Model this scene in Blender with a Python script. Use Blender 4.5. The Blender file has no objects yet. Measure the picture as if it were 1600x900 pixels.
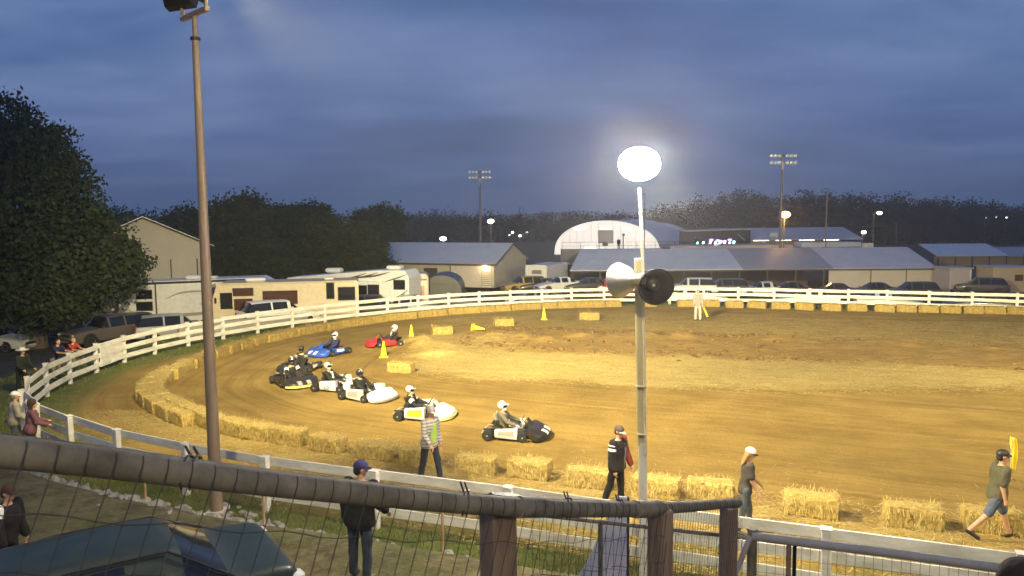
import bpy, bmesh, math, random
import numpy as np
from mathutils import Vector, Matrix, noise as mnoise
random.seed(7); rng = np.random.default_rng(7)
PI = math.pi; R = math.radians
scene = bpy.context.scene
COL = scene.collection
def V(*a): return np.array(a, float)

# ------------------------------------------------------------------ materials
def mat(name, col, rough=.6, metal=0., var=0., vscale=3., bump=0., bscale=20., col2=None, stretch=(1,1,1), spec=.4, coat=0., detail=5.):
    m = bpy.data.materials.new(name); m.use_nodes = True
    nt = m.node_tree; N = nt.nodes; L = nt.links
    b = N['Principled BSDF']
    b.inputs['Roughness'].default_value = rough; b.inputs['Metallic'].default_value = metal
    b.inputs['Specular IOR Level'].default_value = spec
    if coat: b.inputs['Coat Weight'].default_value = coat; b.inputs['Coat Roughness'].default_value = .08
    c = (*col, 1)
    b.inputs['Base Color'].default_value = c
    if var > 0 or col2 or bump > 0:
        tc = N.new('ShaderNodeTexCoord'); mp = N.new('ShaderNodeMapping'); mp.inputs['Scale'].default_value = stretch
        L.new(tc.outputs['Object'], mp.inputs['Vector'])
        if var > 0 or col2:
            nz = N.new('ShaderNodeTexNoise'); nz.inputs['Scale'].default_value = vscale; nz.inputs['Detail'].default_value = detail
            nz.inputs['Roughness'].default_value = .65
            L.new(mp.outputs[0], nz.inputs['Vector'])
            rp = N.new('ShaderNodeValToRGB'); rp.color_ramp.elements[0].position = .32; rp.color_ramp.elements[1].position = .68
            c2 = col2 if col2 else tuple(x*(1-var) for x in col)
            rp.color_ramp.elements[0].color = (*c2, 1); rp.color_ramp.elements[1].color = c
            L.new(nz.outputs['Fac'], rp.inputs['Fac']); L.new(rp.outputs['Color'], b.inputs['Base Color'])
        if bump > 0:
            nb = N.new('ShaderNodeTexNoise'); nb.inputs['Scale'].default_value = bscale; nb.inputs['Detail'].default_value = 4
            L.new(mp.outputs[0], nb.inputs['Vector'])
            bp = N.new('ShaderNodeBump'); bp.inputs['Strength'].default_value = bump; bp.inputs['Distance'].default_value = .02
            L.new(nb.outputs['Fac'], bp.inputs['Height']); L.new(bp.outputs['Normal'], b.inputs['Normal'])
    return m
def emis(name, col, s):
    m = bpy.data.materials.new(name); m.use_nodes = True
    b = m.node_tree.nodes['Principled BSDF']
    b.inputs['Base Color'].default_value = (*col, 1)
    b.inputs['Emission Color'].default_value = (*col, 1); b.inputs['Emission Strength'].default_value = s
    return m
def ribbed(name, col, scale, rough=.45, metal=.0, axis=0, depth=.3, var=.15):
    """sheet metal: vertical ribs from a wave texture as bump"""
    m = mat(name, col, rough, metal, var=var, vscale=.6)
    nt = m.node_tree; N = nt.nodes; L = nt.links
    tc = N.new('ShaderNodeTexCoord'); w = N.new('ShaderNodeTexWave'); w.bands_direction = 'XYZ'[axis]; w.inputs['Scale'].default_value = scale
    L.new(tc.outputs['Object'], w.inputs['Vector'])
    bp = N.new('ShaderNodeBump'); bp.inputs['Strength'].default_value = depth; bp.inputs['Distance'].default_value = .05
    L.new(w.outputs['Fac'], bp.inputs['Height']); L.new(bp.outputs['Normal'], N['Principled BSDF'].inputs['Normal'])
    return m
def plaid(name, c1, c2, c3):
    m = mat(name, c1, .9)
    nt = m.node_tree; N = nt.nodes; L = nt.links
    tc = N.new('ShaderNodeTexCoord')
    ck = N.new('ShaderNodeTexChecker'); ck.inputs['Scale'].default_value = 34
    ck.inputs['Color1'].default_value = (*c1, 1); ck.inputs['Color2'].default_value = (*c2, 1)
    w = N.new('ShaderNodeTexWave'); w.bands_direction = 'Z'; w.inputs['Scale'].default_value = 4.5
    L.new(tc.outputs['Object'], ck.inputs['Vector']); L.new(tc.outputs['Object'], w.inputs['Vector'])
    mx = N.new('ShaderNodeMixRGB'); mx.inputs['Color2'].default_value = (*c3, 1)
    rp = N.new('ShaderNodeValToRGB'); rp.color_ramp.elements[0].position = .6; rp.color_ramp.elements[1].position = .7
    L.new(w.outputs['Fac'], rp.inputs['Fac']); L.new(rp.outputs['Color'], mx.inputs['Fac'])
    L.new(ck.outputs['Color'], mx.inputs['Color1']); L.new(mx.outputs['Color'], N['Principled BSDF'].inputs['Base Color'])
    return m

M = {}
M['white_paint'] = mat('white_paint', (.72,.70,.66), .55, col2=(.46,.43,.38), vscale=1.6, bump=.15, bscale=30, stretch=(1,1,3))
M['straw'] = mat('straw', (.56,.43,.135), .85, col2=(.20,.125,.028), vscale=16, bump=.9, bscale=26, stretch=(1.6,1.6,.55), detail=6)
M['straw_strand'] = mat('straw_strand', (.58,.46,.18), .75, col2=(.28,.19,.055), vscale=9)
M['steel_pole'] = mat('steel_pole', (.22,.16,.118), .5, .1, var=.3, vscale=2.5, stretch=(3,3,.4))
M['black_metal'] = mat('black_metal', (.018,.018,.02), .45, .3)
M['galv'] = mat('galvanised', (.52,.46,.38), .7, .0, var=.35, vscale=6, bump=.1, bscale=60)
M['old_pipe'] = mat('weathered_pipe', (.37,.31,.19), .7, .0, col2=(.15,.125,.075), vscale=9, bump=.06, bscale=50)
M['wire'] = mat('wire', (.085,.075,.06), .55, .2)
M['wood_post'] = mat('brown_wood', (.46,.30,.17), .8, col2=(.26,.165,.09), vscale=5, bump=.4, bscale=40, stretch=(6,6,.6))
M['pole_wood'] = mat('pole_wood', (.46,.40,.24), .75, col2=(.34,.30,.19), vscale=4, bump=.3, bscale=40, stretch=(6,6,.5))
M['pole_white'] = mat('pole_white', (.56,.54,.52), .6, var=.2, vscale=4, stretch=(4,4,.5))
M['alu'] = mat('bare_aluminium', (.50,.49,.47), .36, .85, var=.25, vscale=3)
M['horn_dark'] = mat('horn_dark', (.035,.035,.04), .4, .5, var=.5, vscale=5)
M['rubber'] = mat('rubber', (.02,.02,.02), .85, var=.3, vscale=8)
M['rim'] = mat('rim', (.45,.45,.46), .35, .8)
M['glass'] = mat('dark_glass', (.012,.014,.018), .08, 0, spec=.6)
M['tail'] = mat('tail_lens', (.35,.01,.01), .25)
M['headlens'] = mat('head_lens', (.7,.7,.7), .1, .3)
M['chrome'] = mat('chrome', (.75,.75,.75), .12, 1.)
M['plastic_black'] = mat('plastic_black', (.02,.02,.022), .5)
M['skin'] = mat('skin', (.46,.26,.17), .55, var=.12, vscale=12)
M['eye'] = mat('eye', (.03,.02,.02), .3)
M['lip'] = mat('lip', (.30,.10,.08), .5)
M['rock'] = mat('rock', (.30,.28,.25), .85, var=.45, vscale=4, bump=.5, bscale=15)
M['bark'] = mat('bark', (.13,.10,.075), .9, var=.4, vscale=5, bump=.8, bscale=14, stretch=(3,3,.6))
M['leaf'] = mat('leaf', (.046,.060,.024), .75, spec=.15, col2=(.020,.032,.013), vscale=.9)
M['leaf2'] = mat('leaf_b', (.056,.064,.026), .75, spec=.15, col2=(.026,.038,.016), vscale=.7)
M['leaf3'] = mat('leaf_c', (.034,.050,.022), .75, spec=.15, col2=(.018,.029,.013), vscale=.6)
M['far_leaf'] = mat('far_leaf', (.018,.025,.014), .85, spec=.1, col2=(.012,.017,.01), vscale=.15)
M['grass_blade'] = mat('grass_blade', (.105,.14,.03), .7, col2=(.15,.135,.045), vscale=1.6)
M['cone_yellow'] = mat('cone_yellow', (.80,.70,.02), .5, var=.15, vscale=6)
M['yellow_cloth'] = mat('yellow_cloth', (.80,.58,.02), .8)
M['cream_wall'] = ribbed('cream_wall', (.50,.45,.36), 3.2, .6)
M['beige_wall'] = ribbed('beige_wall', (.54,.47,.42), 3.2, .6)
M['roof_metal'] = ribbed('roof_metal', (.60,.61,.64), 2.2, .42, .25)
M['roof_dark'] = ribbed('roof_grey', (.30,.31,.35), 2.2, .5, .2)
M['trim_dark'] = mat('trim_dark', (.07,.055,.05), .6)
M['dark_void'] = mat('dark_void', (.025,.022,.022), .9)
M['door_dark'] = mat('door_dark', (.05,.045,.045), .6)
M['dome_fabric'] = mat('dome_fabric', (.62,.62,.62), .7, var=.1, vscale=.3)
M['asphalt'] = mat('asphalt', (.05,.048,.045), .9)
M['concrete'] = mat('concrete', (.32,.30,.28), .85, var=.25, vscale=2)

# ------------------------------------------------------------------ mesh building
class MB:
    def __init__(s): s.v = []; s.f = []; s.mi = []; s.m = 0
    def add(s, verts, faces):
        o = len(s.v); s.v += [tuple(map(float, p)) for p in verts]
        for f in faces: s.f.append(tuple(i+o for i in f)); s.mi.append(s.m)
        return s
    def box(s, c, d, rz=0, ry=0, rx=0, taper=1.):
        hx, hy, hz = d[0]/2, d[1]/2, d[2]/2
        P = [(-hx,-hy,-hz),(hx,-hy,-hz),(hx,hy,-hz),(-hx,hy,-hz)] + [(x*taper, y*taper, hz) for x, y in ((-hx,-hy),(hx,-hy),(hx,hy),(-hx,hy))]
        m = Matrix.Rotation(rz,3,'Z') @ Matrix.Rotation(ry,3,'Y') @ Matrix.Rotation(rx,3,'X')
        P = [m @ Vector(p) + Vector(c) for p in P]
        return s.add(P, [(3,2,1,0),(4,5,6,7),(0,1,5,4),(1,2,6,5),(2,3,7,6),(3,0,4,7)])
    def bbox(s, c, d, b=.02, rz=0, ry=0, rx=0):
        """box with chamfered edges"""
        hx, hy, hz = d[0]/2, d[1]/2, d[2]/2; b = min(b, hx*.9, hy*.9, hz*.9)
        secs = []
        for z, i in ((-hz, b), (-hz+b, 0), (hz-b, 0), (hz, b)):
            x, y = hx-i, hy-i
            secs.append([(x-b,-y,z),(x,-y+b,z),(x,y-b,z),(x-b,y,z),(-x+b,y,z),(-x,y-b,z),(-x,-y+b,z),(-x+b,-y,z)])
        m = Matrix.Rotation(rz,3,'Z') @ Matrix.Rotation(ry,3,'Y') @ Matrix.Rotation(rx,3,'X')
        secs = [[m @ Vector(p) + Vector(c) for p in q] for q in secs]
        return s.loft(secs)
    def loft(s, secs, cap=True, closed=True):
        n = len(secs[0]); P = [p for q in secs for p in q]; F = []
        for i in range(len(secs)-1):
            for j in range(n if closed else n-1):
                k = (j+1) % n
                F.append((i*n+j, i*n+k, (i+1)*n+k, (i+1)*n+j))
        if cap:
            F.append(tuple(range(n-1,-1,-1))); F.append(tuple((len(secs)-1)*n+j for j in range(n)))
        return s.add(P, F)
    def tube(s, pts, r, n=8, cap=True):
        pts = [Vector(p) for p in pts]; rs = r if isinstance(r, (list, tuple)) else [r]*len(pts)
        secs = []; up = None
        for i, p in enumerate(pts):
            a = pts[max(0,i-1)]; b = pts[min(len(pts)-1,i+1)]; t = (b-a).normalized()
            if up is None:
                up = Vector((0,0,1)) if abs(t.z) < .9 else Vector((1,0,0))
            x = t.cross(up).normalized(); y = x.cross(t).normalized(); up = y
            secs.append([p + (x*math.cos(2*PI*k/n) + y*math.sin(2*PI*k/n))*rs[i] for k in range(n)])
        return s.loft(secs, cap)
    def lathe(s, prof, n=16, c=(0,0,0), axis='Z', cap=True):
        secs = []
        for r, z in prof:
            q = []
            for k in range(n):
                a = 2*PI*k/n; x, y = r*math.cos(a), r*math.sin(a)
                p = (x,y,z) if axis == 'Z' else ((z,x,y) if axis == 'X' else (y,z,x))
                q.append((p[0]+c[0], p[1]+c[1], p[2]+c[2]))
            secs.append(q)
        return s.loft(secs, cap)
    def ell(s, c, r, n=12, m=8, rot=None, half=None):
        secs = []
        lo, hi = (-PI/2, PI/2) if half is None else half
        for i in range(m+1):
            a = lo + (hi-lo)*i/m; z = math.sin(a); q = max(math.cos(a), .02)
            ring = []
            for k in range(n):
                b = 2*PI*k/n; p = Vector((q*math.cos(b)*r[0], q*math.sin(b)*r[1], z*r[2]))
                if rot is not None: p = rot @ p
                ring.append(p + Vector(c))
            secs.append(ring)
        return s.loft(secs)
    def caps(s, p, q, r1, r2, n=10):
        """tapered capsule"""
        p, q = Vector(p), Vector(q); t = (q-p)
        if t.length < 1e-5: t = Vector((0,0,1e-4))
        t.normalize(); up = Vector((0,0,1)) if abs(t.z) < .9 else Vector((1,0,0))
        x = t.cross(up).normalized(); y = x.cross(t)
        secs = []
        for a in (-85,-55,-25,0): secs.append((p + t*r1*math.sin(R(a)), r1*math.cos(R(a))))
        for a in (0,25,55,85): secs.append((q + t*r2*math.sin(R(a)), r2*math.cos(R(a))))
        return s.loft([[c + (x*math.cos(2*PI*k/n)+y*math.sin(2*PI*k/n))*max(rr,1e-4) for k in range(n)] for c, rr in secs])
    def prism(s, poly, y0, y1):
        """polygon in x,z extruded along y"""
        return s.loft([[(x,y0,z) for x, z in poly], [(x,y1,z) for x, z in poly]])
    def data(s, name, mats, smooth=False):
        me = bpy.data.meshes.new(name); me.from_pydata(s.v, [], s.f)
        for m in (mats if isinstance(mats, (list, tuple)) else [mats]): me.materials.append(m)
        if any(s.mi): me.polygons.foreach_set('material_index', s.mi)
        bm = bmesh.new(); bm.from_mesh(me); bmesh.ops.recalc_face_normals(bm, faces=bm.faces); bm.to_mesh(me); bm.free()
        if smooth:
            me.polygons.foreach_set('use_smooth', [True]*len(me.polygons))
            if smooth is not True: me.set_sharp_from_angle(angle=R(smooth))
        me.update(); return me
    def build(s, name, mats, parent=None, smooth=False, loc=None, rz=0):
        return link(name, s.data(name, mats, smooth), parent, loc, rz)
def link(name, me, parent=None, loc=None, rz=0):
    o = bpy.data.objects.new(name, me); COL.objects.link(o)
    if parent is not None: o.parent = parent
    if loc is not None: o.location = loc
    if rz: o.rotation_euler.z = rz
    return o
def tag(o, label=None, cat=None, group=None, kind=None):
    if label: o['label'] = label
    if cat: o['category'] = cat
    if group: o['group'] = group
    if kind: o['kind'] = kind
    return o
def thing(name, label, cat, loc=(0,0,0), rz=0, group=None):
    o = bpy.data.objects.new(name, None); COL.objects.link(o); o.empty_display_size = .3
    o.location = loc; o.rotation_euler.z = rz
    return tag(o, label, cat, group)
def copy_tree(o, loc=None, rz=None, label=None, scale=None):
    def rec(a, par):
        c = a.copy(); COL.objects.link(c)
        if par is not None: c.parent = par
        for ch in list(a.children): rec(ch, c)
        return c
    r = rec(o, None)
    if loc is not None: r.location = loc
    if rz is not None: r.rotation_euler.z = rz
    if scale is not None: r.scale = scale
    if label: r['label'] = label
    return r
def quads(name, P, m, parent=None):
    """P: n x 4 x 3 array -> one mesh of loose quads"""
    n = len(P); me = bpy.data.meshes.new(name)
    me.vertices.add(n*4); me.vertices.foreach_set('co', P.reshape(-1).astype(np.float32))
    me.loops.add(n*4); me.loops.foreach_set('vertex_index', np.arange(n*4, dtype=np.int32))
    me.polygons.add(n); me.polygons.foreach_set('loop_start', np.arange(0, n*4, 4, dtype=np.int32))
    me.polygons.foreach_set('loop_total', np.full(n, 4, np.int32))
    me.materials.append(m); me.update(calc_edges=True); me.validate()
    return me
def rand_dirs(n):
    d = rng.normal(size=(n,3)); return d/np.linalg.norm(d, axis=1, keepdims=True)
def leaf_quads(C, size, flat=.0):
    n = len(C); a = rand_dirs(n); b = rand_dirs(n); b = np.cross(a, b); b /= np.linalg.norm(b, axis=1, keepdims=True)
    sz = size*(.6+.8*rng.random((n,1)))
    a, b = a*sz, b*sz*.62
    return np.stack([C-a*.5, C+b*.5-a*.08, C+a*.5, C-b*.5+a*.08], axis=1)
def remesh(mb, vox, smooth_it=3):
    me = mb.data('tmp', []); o = bpy.data.objects.new('tmp', me); COL.objects.link(o)
    md = o.modifiers.new('r', 'REMESH'); md.mode = 'VOXEL'; md.voxel_size = vox; md.use_smooth_shade = True
    sm = o.modifiers.new('s', 'SMOOTH'); sm.iterations = smooth_it; sm.factor = .5
    dg = bpy.context.evaluated_depsgraph_get(); dg.update()
    out = bpy.data.meshes.new_from_object(o.evaluated_get(dg))
    bpy.data.objects.remove(o); bpy.data.meshes.remove(me)
    out.polygons.foreach_set('use_smooth', [True]*len(out.polygons))
    return out
def catmull(pts, step):
    P = [np.array(p, float) for p in pts]; P = [2*P[0]-P[1]] + P + [2*P[-1]-P[-2]]
    out = []
    for i in range(1, len(P)-2):
        for t in np.linspace(0, 1, 24, endpoint=False):
            a, b, c, d = P[i-1:i+3]
            out.append(.5*((2*b)+(c-a)*t+(2*a-5*b+4*c-d)*t*t+(3*b-a-3*c+d)*t**3))
    out.append(P[-2]); out = np.array(out)
    L = np.concatenate([[0], np.cumsum(np.linalg.norm(np.diff(out, axis=0), axis=1))])
    n = max(2, int(round(L[-1]/step))+1); s = np.linspace(0, L[-1], n)
    return np.stack([np.interp(s, L, out[:,k]) for k in range(out.shape[1])], axis=1)

# ------------------------------------------------------------------ the fence line (world metres) and the land
FENCE = [(12.4,8.85),(9.9,9.8),(7.4,10.75),(4.93,11.66),(2.42,12.66),(-.09,13.66),(-2.68,14.62),(-5.12,15.58),(-7.19,16.55),(-9.27,17.7),(-11.12,19.0),(-12.75,20.3),(-14.2,21.95),(-15.2,23.8),(-15.95,26.),
 (-16.3,28.),(-16.4,30.),(-16.3,32.),(-15.95,34.),(-15.3,36.),(-14.4,38.),(-13.3,39.9),(-12.0,41.7),(-10.6,43.3),(-9.1,44.8),(-7.5,46.1),(-5.8,47.3),(-4.0,48.4),(-2.1,49.3),(-.1,50.),(2.,50.6),(4.,51.),(6.2,51.3),(8.5,51.4),(10.6,51.3),(12.8,51.),(15.,50.6),(17.2,50.1),(19.3,49.45),(21.5,48.75),(23.6,48.),(25.8,47.2),(28.,46.4),(30.2,45.6),(32.4,44.85),(34.6,44.1),(36.8,43.35)]
fl = catmull(FENCE, .5)
poly = np.concatenate([[[45.,-3.5]], fl, [[75.,30.]], [[85.,5.]]])
def seg_dist(X, Y, P):
    d = np.full(X.shape, 1e9)
    for a, b in zip(P[:-1], P[1:]):
        ab = b-a; t = np.clip(((X-a[0])*ab[0]+(Y-a[1])*ab[1])/(ab@ab), 0, 1)
        d = np.minimum(d, (X-a[0]-t*ab[0])**2+(Y-a[1]-t*ab[1])**2)
    return np.sqrt(d)
def inside(X, Y, P):
    c = np.zeros(X.shape, bool); Q = np.roll(P, -1, axis=0)
    for a, b in zip(P, Q):
        cond = ((a[1] > Y) != (b[1] > Y))
        c ^= cond & (X < (b[0]-a[0])*(Y-a[1])/((b[1]-a[1]) if b[1] != a[1] else 1e-9)+a[0])
    return c
def sst(a, b, x):
    t = np.clip((x-a)/(b-a), 0, 1); return t*t*(3-2*t)
polyc = np.concatenate([poly, poly[:1]])
def land(X, Y):
    X = np.asarray(X, float); Y = np.asarray(Y, float)
    d = seg_dist(X, Y, polyc[::2] if X.size > 5000 else polyc); ins = inside(X, Y, poly)
    south = 1-sst(15, 24, Y+.1*X)
    z = 1.05*sst(.7, 3.0, d)*south
    z += (1-south)*(-1.2*sst(1.6, 8, d) - .55*sst(5, 14, d)*(1-sst(-5, 3, X)) - .9*sst(14, 30, d)*sst(35, 60, Y) - .5*sst(0, 25, X)*sst(8, 30, d))
    return np.where(ins, 0., z), d, ins

BALE_BEND = [(-7.0,20.65),(-8.1,21.35),(-9.1,22.2),(-10.0,23.05),(-10.9,24.),(-11.7,25.),(-12.3,26.),(-12.65,27.1),(-12.85,28.2),(-12.95,29.3),(-13.,30.4),(-13.,31.5),(-12.95,32.6),(-12.85,33.7),(-12.65,34.9),(-12.3,36.1),(-11.85,37.3),(-11.3,38.5),(-10.7,39.7),(-10.05,40.8),(-9.3,41.9),(-8.4,43.),(-7.3,44.2),(-6.0,45.25),(-4.2,46.6),(-1.4,48.),(1.3,49.1),(3.7,49.75),(6.6,50.2)]
NEAR_B = [(-6.05,20.2,-.35),(-4.85,19.62,-.42),(-3.44,18.92,-.36),(-2.30,18.45,-.38),(-.87,17.78,-.33),(.37,17.42,-.34),(1.72,16.78,-.36),(3.08,16.15,-.40),(4.22,15.98,-.30),(6.0,15.02,-.33),(7.75,14.42,-.36),(9.1,14.15,-.38),(10.8,13.3,-.36)]
bl = np.concatenate([np.array([(x,y) for x,y,_ in NEAR_B[::-1]]), catmull(BALE_BEND, .6), [[12.9,49.6],[19.7,47.3],[24.9,45.95],[29.9,44.7],[40,41.]]])
# --- ground sheet, finer near the track
def axis_pts(segs):
    out = [segs[0][0]]
    for a, b, st in segs:
        n = max(1, int(round((b-a)/st))); out += list(a+(b-a)*(np.arange(1,n+1)/n))
    return np.array(out)
xs = axis_pts([(-900,-300,100),(-300,-80,20),(-80,-32,2.),(-32,-18,.5),(-18,12,.17),(12,34,.3),(34,60,2),(60,300,20),(300,900,100)])
ys = axis_pts([(-60,0,10),(0,7,1.),(7,21,.15),(21,36,.18),(36,54,.28),(54,80,1.),(80,200,8),(200,1600,100)])
GX, GY = np.meshgrid(xs, ys, indexing='ij'); nx, ny = GX.shape
X, Y = GX.ravel(), GY.ravel()
def fbm(X, Y, sc, seed=0, octv=4):
    """value noise, numpy"""
    out = np.zeros(X.shape); amp = 1.; tot = 0
    for o in range(octv):
        x = X/sc*2**o + 17.3*seed + 5.1*o; y = Y/sc*2**o + 9.7*seed - 3.3*o
        xi = np.floor(x); yi = np.floor(y); fx = x-xi; fy = y-yi; fx = fx*fx*(3-2*fx); fy = fy*fy*(3-2*fy)
        def h(a, b):
            v = np.sin(a*127.1+b*311.7+seed*74.7)*43758.5453; return v-np.floor(v)
        out += amp*((h(xi,yi)*(1-fx)+h(xi+1,yi)*fx)*(1-fy)+(h(xi,yi+1)*(1-fx)+h(xi+1,yi+1)*fx)*fy); tot += amp; amp *= .5
    return out/tot
Z, D, INS = land(X, Y)
DB = seg_dist(X, Y, bl[::2])
INB = inside(X, Y, np.concatenate([bl, [[80,28],[80,0],[40,2]]]))
wob = fbm(X, Y, 3., 1)-.5
# track lane: distance inward from the bales
islx = X + 3.5*wob
island = INB & (DB > 7.2+2.2*wob) & (islx > -5.6 - .0*Y)
straw_m = np.zeros(X.shape)
yy = Y + .30*(X-6)                       # the oval leans: rows of ground run down to the right
band1 = sst(24.6, 27.0, yy+2*wob)*(1-sst(31.8, 34.2, yy+2*wob))
band2 = sst(38.2, 40.2, yy+2*wob)*(1-sst(46.6, 48.4, yy+2*wob))*.75
left_end = sst(-6.2, -3.6, X+1.5*wob)*sst(24, 27, Y)
straw_m = np.maximum(band1, band2)*left_end*INB
straw_m = np.maximum(straw_m, .85*sst(-5.8,-4.6,X+wob)*(1-sst(-1,3,X))*sst(29,31,Y)*(1-sst(38,41,Y))*INB)
straw_m = np.maximum(straw_m, INB*.65*(1-sst(.3, 1.5, DB+.8*wob))*(Y < 26))
straw_m = np.maximum(straw_m, INS*(~INB)*(Y < 24)*.8*(1-sst(1.0, 3.0, DB+1.0*wob)))
straw_m = np.maximum(straw_m, INS*(~INB)*(Y < 24)*.45*sst(-8, -2, X))
soil_m = sst(32.2, 33.4, yy+1.5*wob)*(1-sst(38.4, 39.4, yy+1.5*wob))*sst(-3.6, -1.0, X+wob)*INB
grass_m = np.where(INS, 0., 1.)
strip = INS*(~INB)*(1-sst(.5, 2.0, D+1.2*(fbm(X,Y,1.3,3)-.5)))
grass_m = np.maximum(grass_m, strip*np.where(Y > 22, 1., .55))
grass_m = np.where((~INS) & (Y < 24) & (D > 1.75+.9*wob), .12+.25*(fbm(X,Y,1.2,8) > .56), grass_m)     # trodden ground by the stand
lot = (~INS)*sst(8, 11, D+3*wob)*sst(33, 38, Y-.25*(X+20))
grass_m = grass_m*(1-lot)
gravel_m = lot
# relief: ruts along the lane, clods, soft humps
Z = Z + INS*(.05*(fbm(X,Y,2.2,4)-.5)) + INB*soil_m*.20*(fbm(X,Y,.9,5)-.35) + straw_m*.05*(fbm(X,Y,.5,6)-.4) + INS*.035*(fbm(X,Y,.55,9)-.5)
Z += (~INS)*.09*(fbm(X,Y,2.5,7)-.5)*(D > .6)*(D < 60)
heap = np.zeros(X.shape)
for hx, hy, hr, hh in ((-.9,37.6,1.0,.28),(.4,37.2,.7,.16),(1.6,36.6,.7,.2),(3.2,37.7,.9,.24),(6.3,37.9,.9,.2),(8.3,37.6,.7,.2),(5.2,37.2,.8,.18),(-3.9,35.6,1.1,.3),(-3.4,33.3,1.1,.26),(-4.6,36.4,.9,.3),(13,36.8,1.2,.2),(18,35.3,1.2,.16)):
    heap += hh*np.exp(-((X-hx)**2+(Y-hy)**2*2)/(hr*hr))*(.6+.9*fbm(X,Y,.5,11))
Z += heap*INS
gv = np.stack([X, Y, Z], axis=1)
idx = np.arange(nx*ny).reshape(nx, ny)
qf = np.stack([idx[:-1,:-1], idx[1:,:-1], idx[1:,1:], idx[:-1,1:]], axis=-1).reshape(-1,4)
M['ground'] = g = bpy.data.materials.new('ground_cover'); g.use_nodes = True
def ground_nodes(m):
    nt = m.node_tree; N = nt.nodes; L = nt.links; b = N['Principled BSDF']; b.inputs['Roughness'].default_value = .92
    b.inputs['Specular IOR Level'].default_value = .2
    geo = N.new('ShaderNodeNewGeometry')
    def nz(sc, det=5, stretch=None, rough=.6):
        n = N.new('ShaderNodeTexNoise'); n.inputs['Scale'].default_value = sc; n.inputs['Detail'].default_value = det; n.inputs['Roughness'].default_value = rough
        src = geo.outputs['Position']
        if stretch:
            mp = N.new('ShaderNodeMapping'); mp.inputs['Scale'].default_value = stretch; mp.inputs['Rotation'].default_value = (0,0,R(18)); L.new(src, mp.inputs['Vector']); src = mp.outputs[0]
        L.new(src, n.inputs['Vector']); return n.outputs['Fac']
    def ramp(f, c1, c2, p1=.35, p2=.65):
        r = N.new('ShaderNodeValToRGB'); r.color_ramp.elements[0].position = p1; r.color_ramp.elements[1].position = p2
        r.color_ramp.elements[0].color = (*c1,1); r.color_ramp.elements[1].color = (*c2,1); L.new(f, r.inputs['Fac']); return r.outputs['Color']
    def mix(f, a, c, blend='MIX'):
        x = N.new('ShaderNodeMixRGB'); x.blend_type = blend
        if isinstance(f, float): x.inputs['Fac'].default_value = f
        else: L.new(f, x.inputs['Fac'])
        for k, s in (('Color1', a), ('Color2', c)):
            if isinstance(s, tuple): x.inputs[k].default_value = (*s, 1)
            else: L.new(s, x.inputs[k])
        return x.outputs['Color']
    def att(n):
        a = N.new('ShaderNodeAttribute'); a.attribute_name = n; return a.outputs['Fac']
    def mul(a, c):
        x = N.new('ShaderNodeMath'); x.operation = 'MULTIPLY'; x.use_clamp = True
        for k, s in ((0,a),(1,c)):
            if isinstance(s, float): x.inputs[k].default_value = s
            else: L.new(s, x.inputs[k])
        return x.outputs[0]
    dirt = ramp(nz(.55, 6), (.190,.120,.030), (.285,.19,.053))
    dirt = mix(mul(ramp(nz(1.1, 4, (.4,3.2,1)), (0,0,0), (1,1,1), .46, .66), .20), dirt, (.33,.235,.09))
    cx = N.new('ShaderNodeCombineXYZ'); lm_ = N.new('ShaderNodeMath'); lm_.operation = 'MULTIPLY'; L.new(att('lane'), lm_.inputs[0]); lm_.inputs[1].default_value = 2.6; L.new(lm_.outputs[0], cx.inputs[0])
    va = N.new('ShaderNodeVectorMath'); va.operation = 'MULTIPLY_ADD'; L.new(geo.outputs['Position'], va.inputs[0]); va.inputs[1].default_value = (.10,.10,.10); L.new(cx.outputs[0], va.inputs[2])
    sn_ = N.new('ShaderNodeTexNoise'); sn_.inputs['Scale'].default_value = 1.; sn_.inputs['Detail'].default_value = 5; sn_.inputs['Roughness'].default_value = .7; L.new(va.outputs[0], sn_.inputs['Vector'])
    dirt = mix(mul(ramp(sn_.outputs['Fac'], (0,0,0), (1,1,1), .50, .66), .55), dirt, (.115,.075,.026))
    dirt = mix(mul(ramp(sn_.outputs['Fac'], (1,1,1), (0,0,0), .34, .46), .40), dirt, (.34,.245,.095))
    dirt = mix(mul(ramp(nz(26, 3), (0,0,0), (1,1,1), .56, .64), .45), dirt, (.15,.085,.028))
    strawc = ramp(nz(8, 7, (1,1.8,1), .8), (.27,.195,.068), (.47,.375,.145), .36, .62)
    soil = ramp(nz(2.2, 8, (.6,1.8,1), .75), (.165,.103,.034), (.28,.185,.06), .36, .64)
    grass = ramp(nz(2.0, 6, None, .7), (.055,.080,.018), (.115,.130,.032))
    grass = mix(mul(ramp(nz(.45, 4), (0,0,0), (1,1,1), .5, .7), .6), grass, (.15,.13,.05))
    trod = ramp(nz(2.4, 7, None, .75), (.070,.056,.030), (.19,.155,.082), .38, .62)
    trod = mix(mul(ramp(nz(14, 4), (0,0,0), (1,1,1), .58, .66), .5), trod, (.24,.20,.12))
    grav = ramp(nz(1.4, 6), (.045,.042,.038), (.085,.078,.066))
    c = mix(att('track'), trod, dirt)
    sm = N.new('ShaderNodeMath'); sm.operation = 'SUBTRACT'; L.new(att('strawy'), sm.inputs[0])
    k = N.new('ShaderNodeMath'); k.operation = 'MULTIPLY'; L.new(nz(1.3, 8, (.7,1.5,1), .78), k.inputs[0]); k.inputs[1].default_value = 1.35; L.new(k.outputs[0], sm.inputs[1])
    k2 = N.new('ShaderNodeMath'); k2.operation = 'MULTIPLY'; k2.use_clamp = True; L.new(sm.outputs[0], k2.inputs[0]); k2.inputs[1].default_value = 2.4
    c = mix(att('soil'), c, soil)
    c = mix(k2.outputs[0], c, strawc)
    c = mix(att('grassy'), c, grass)
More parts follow.
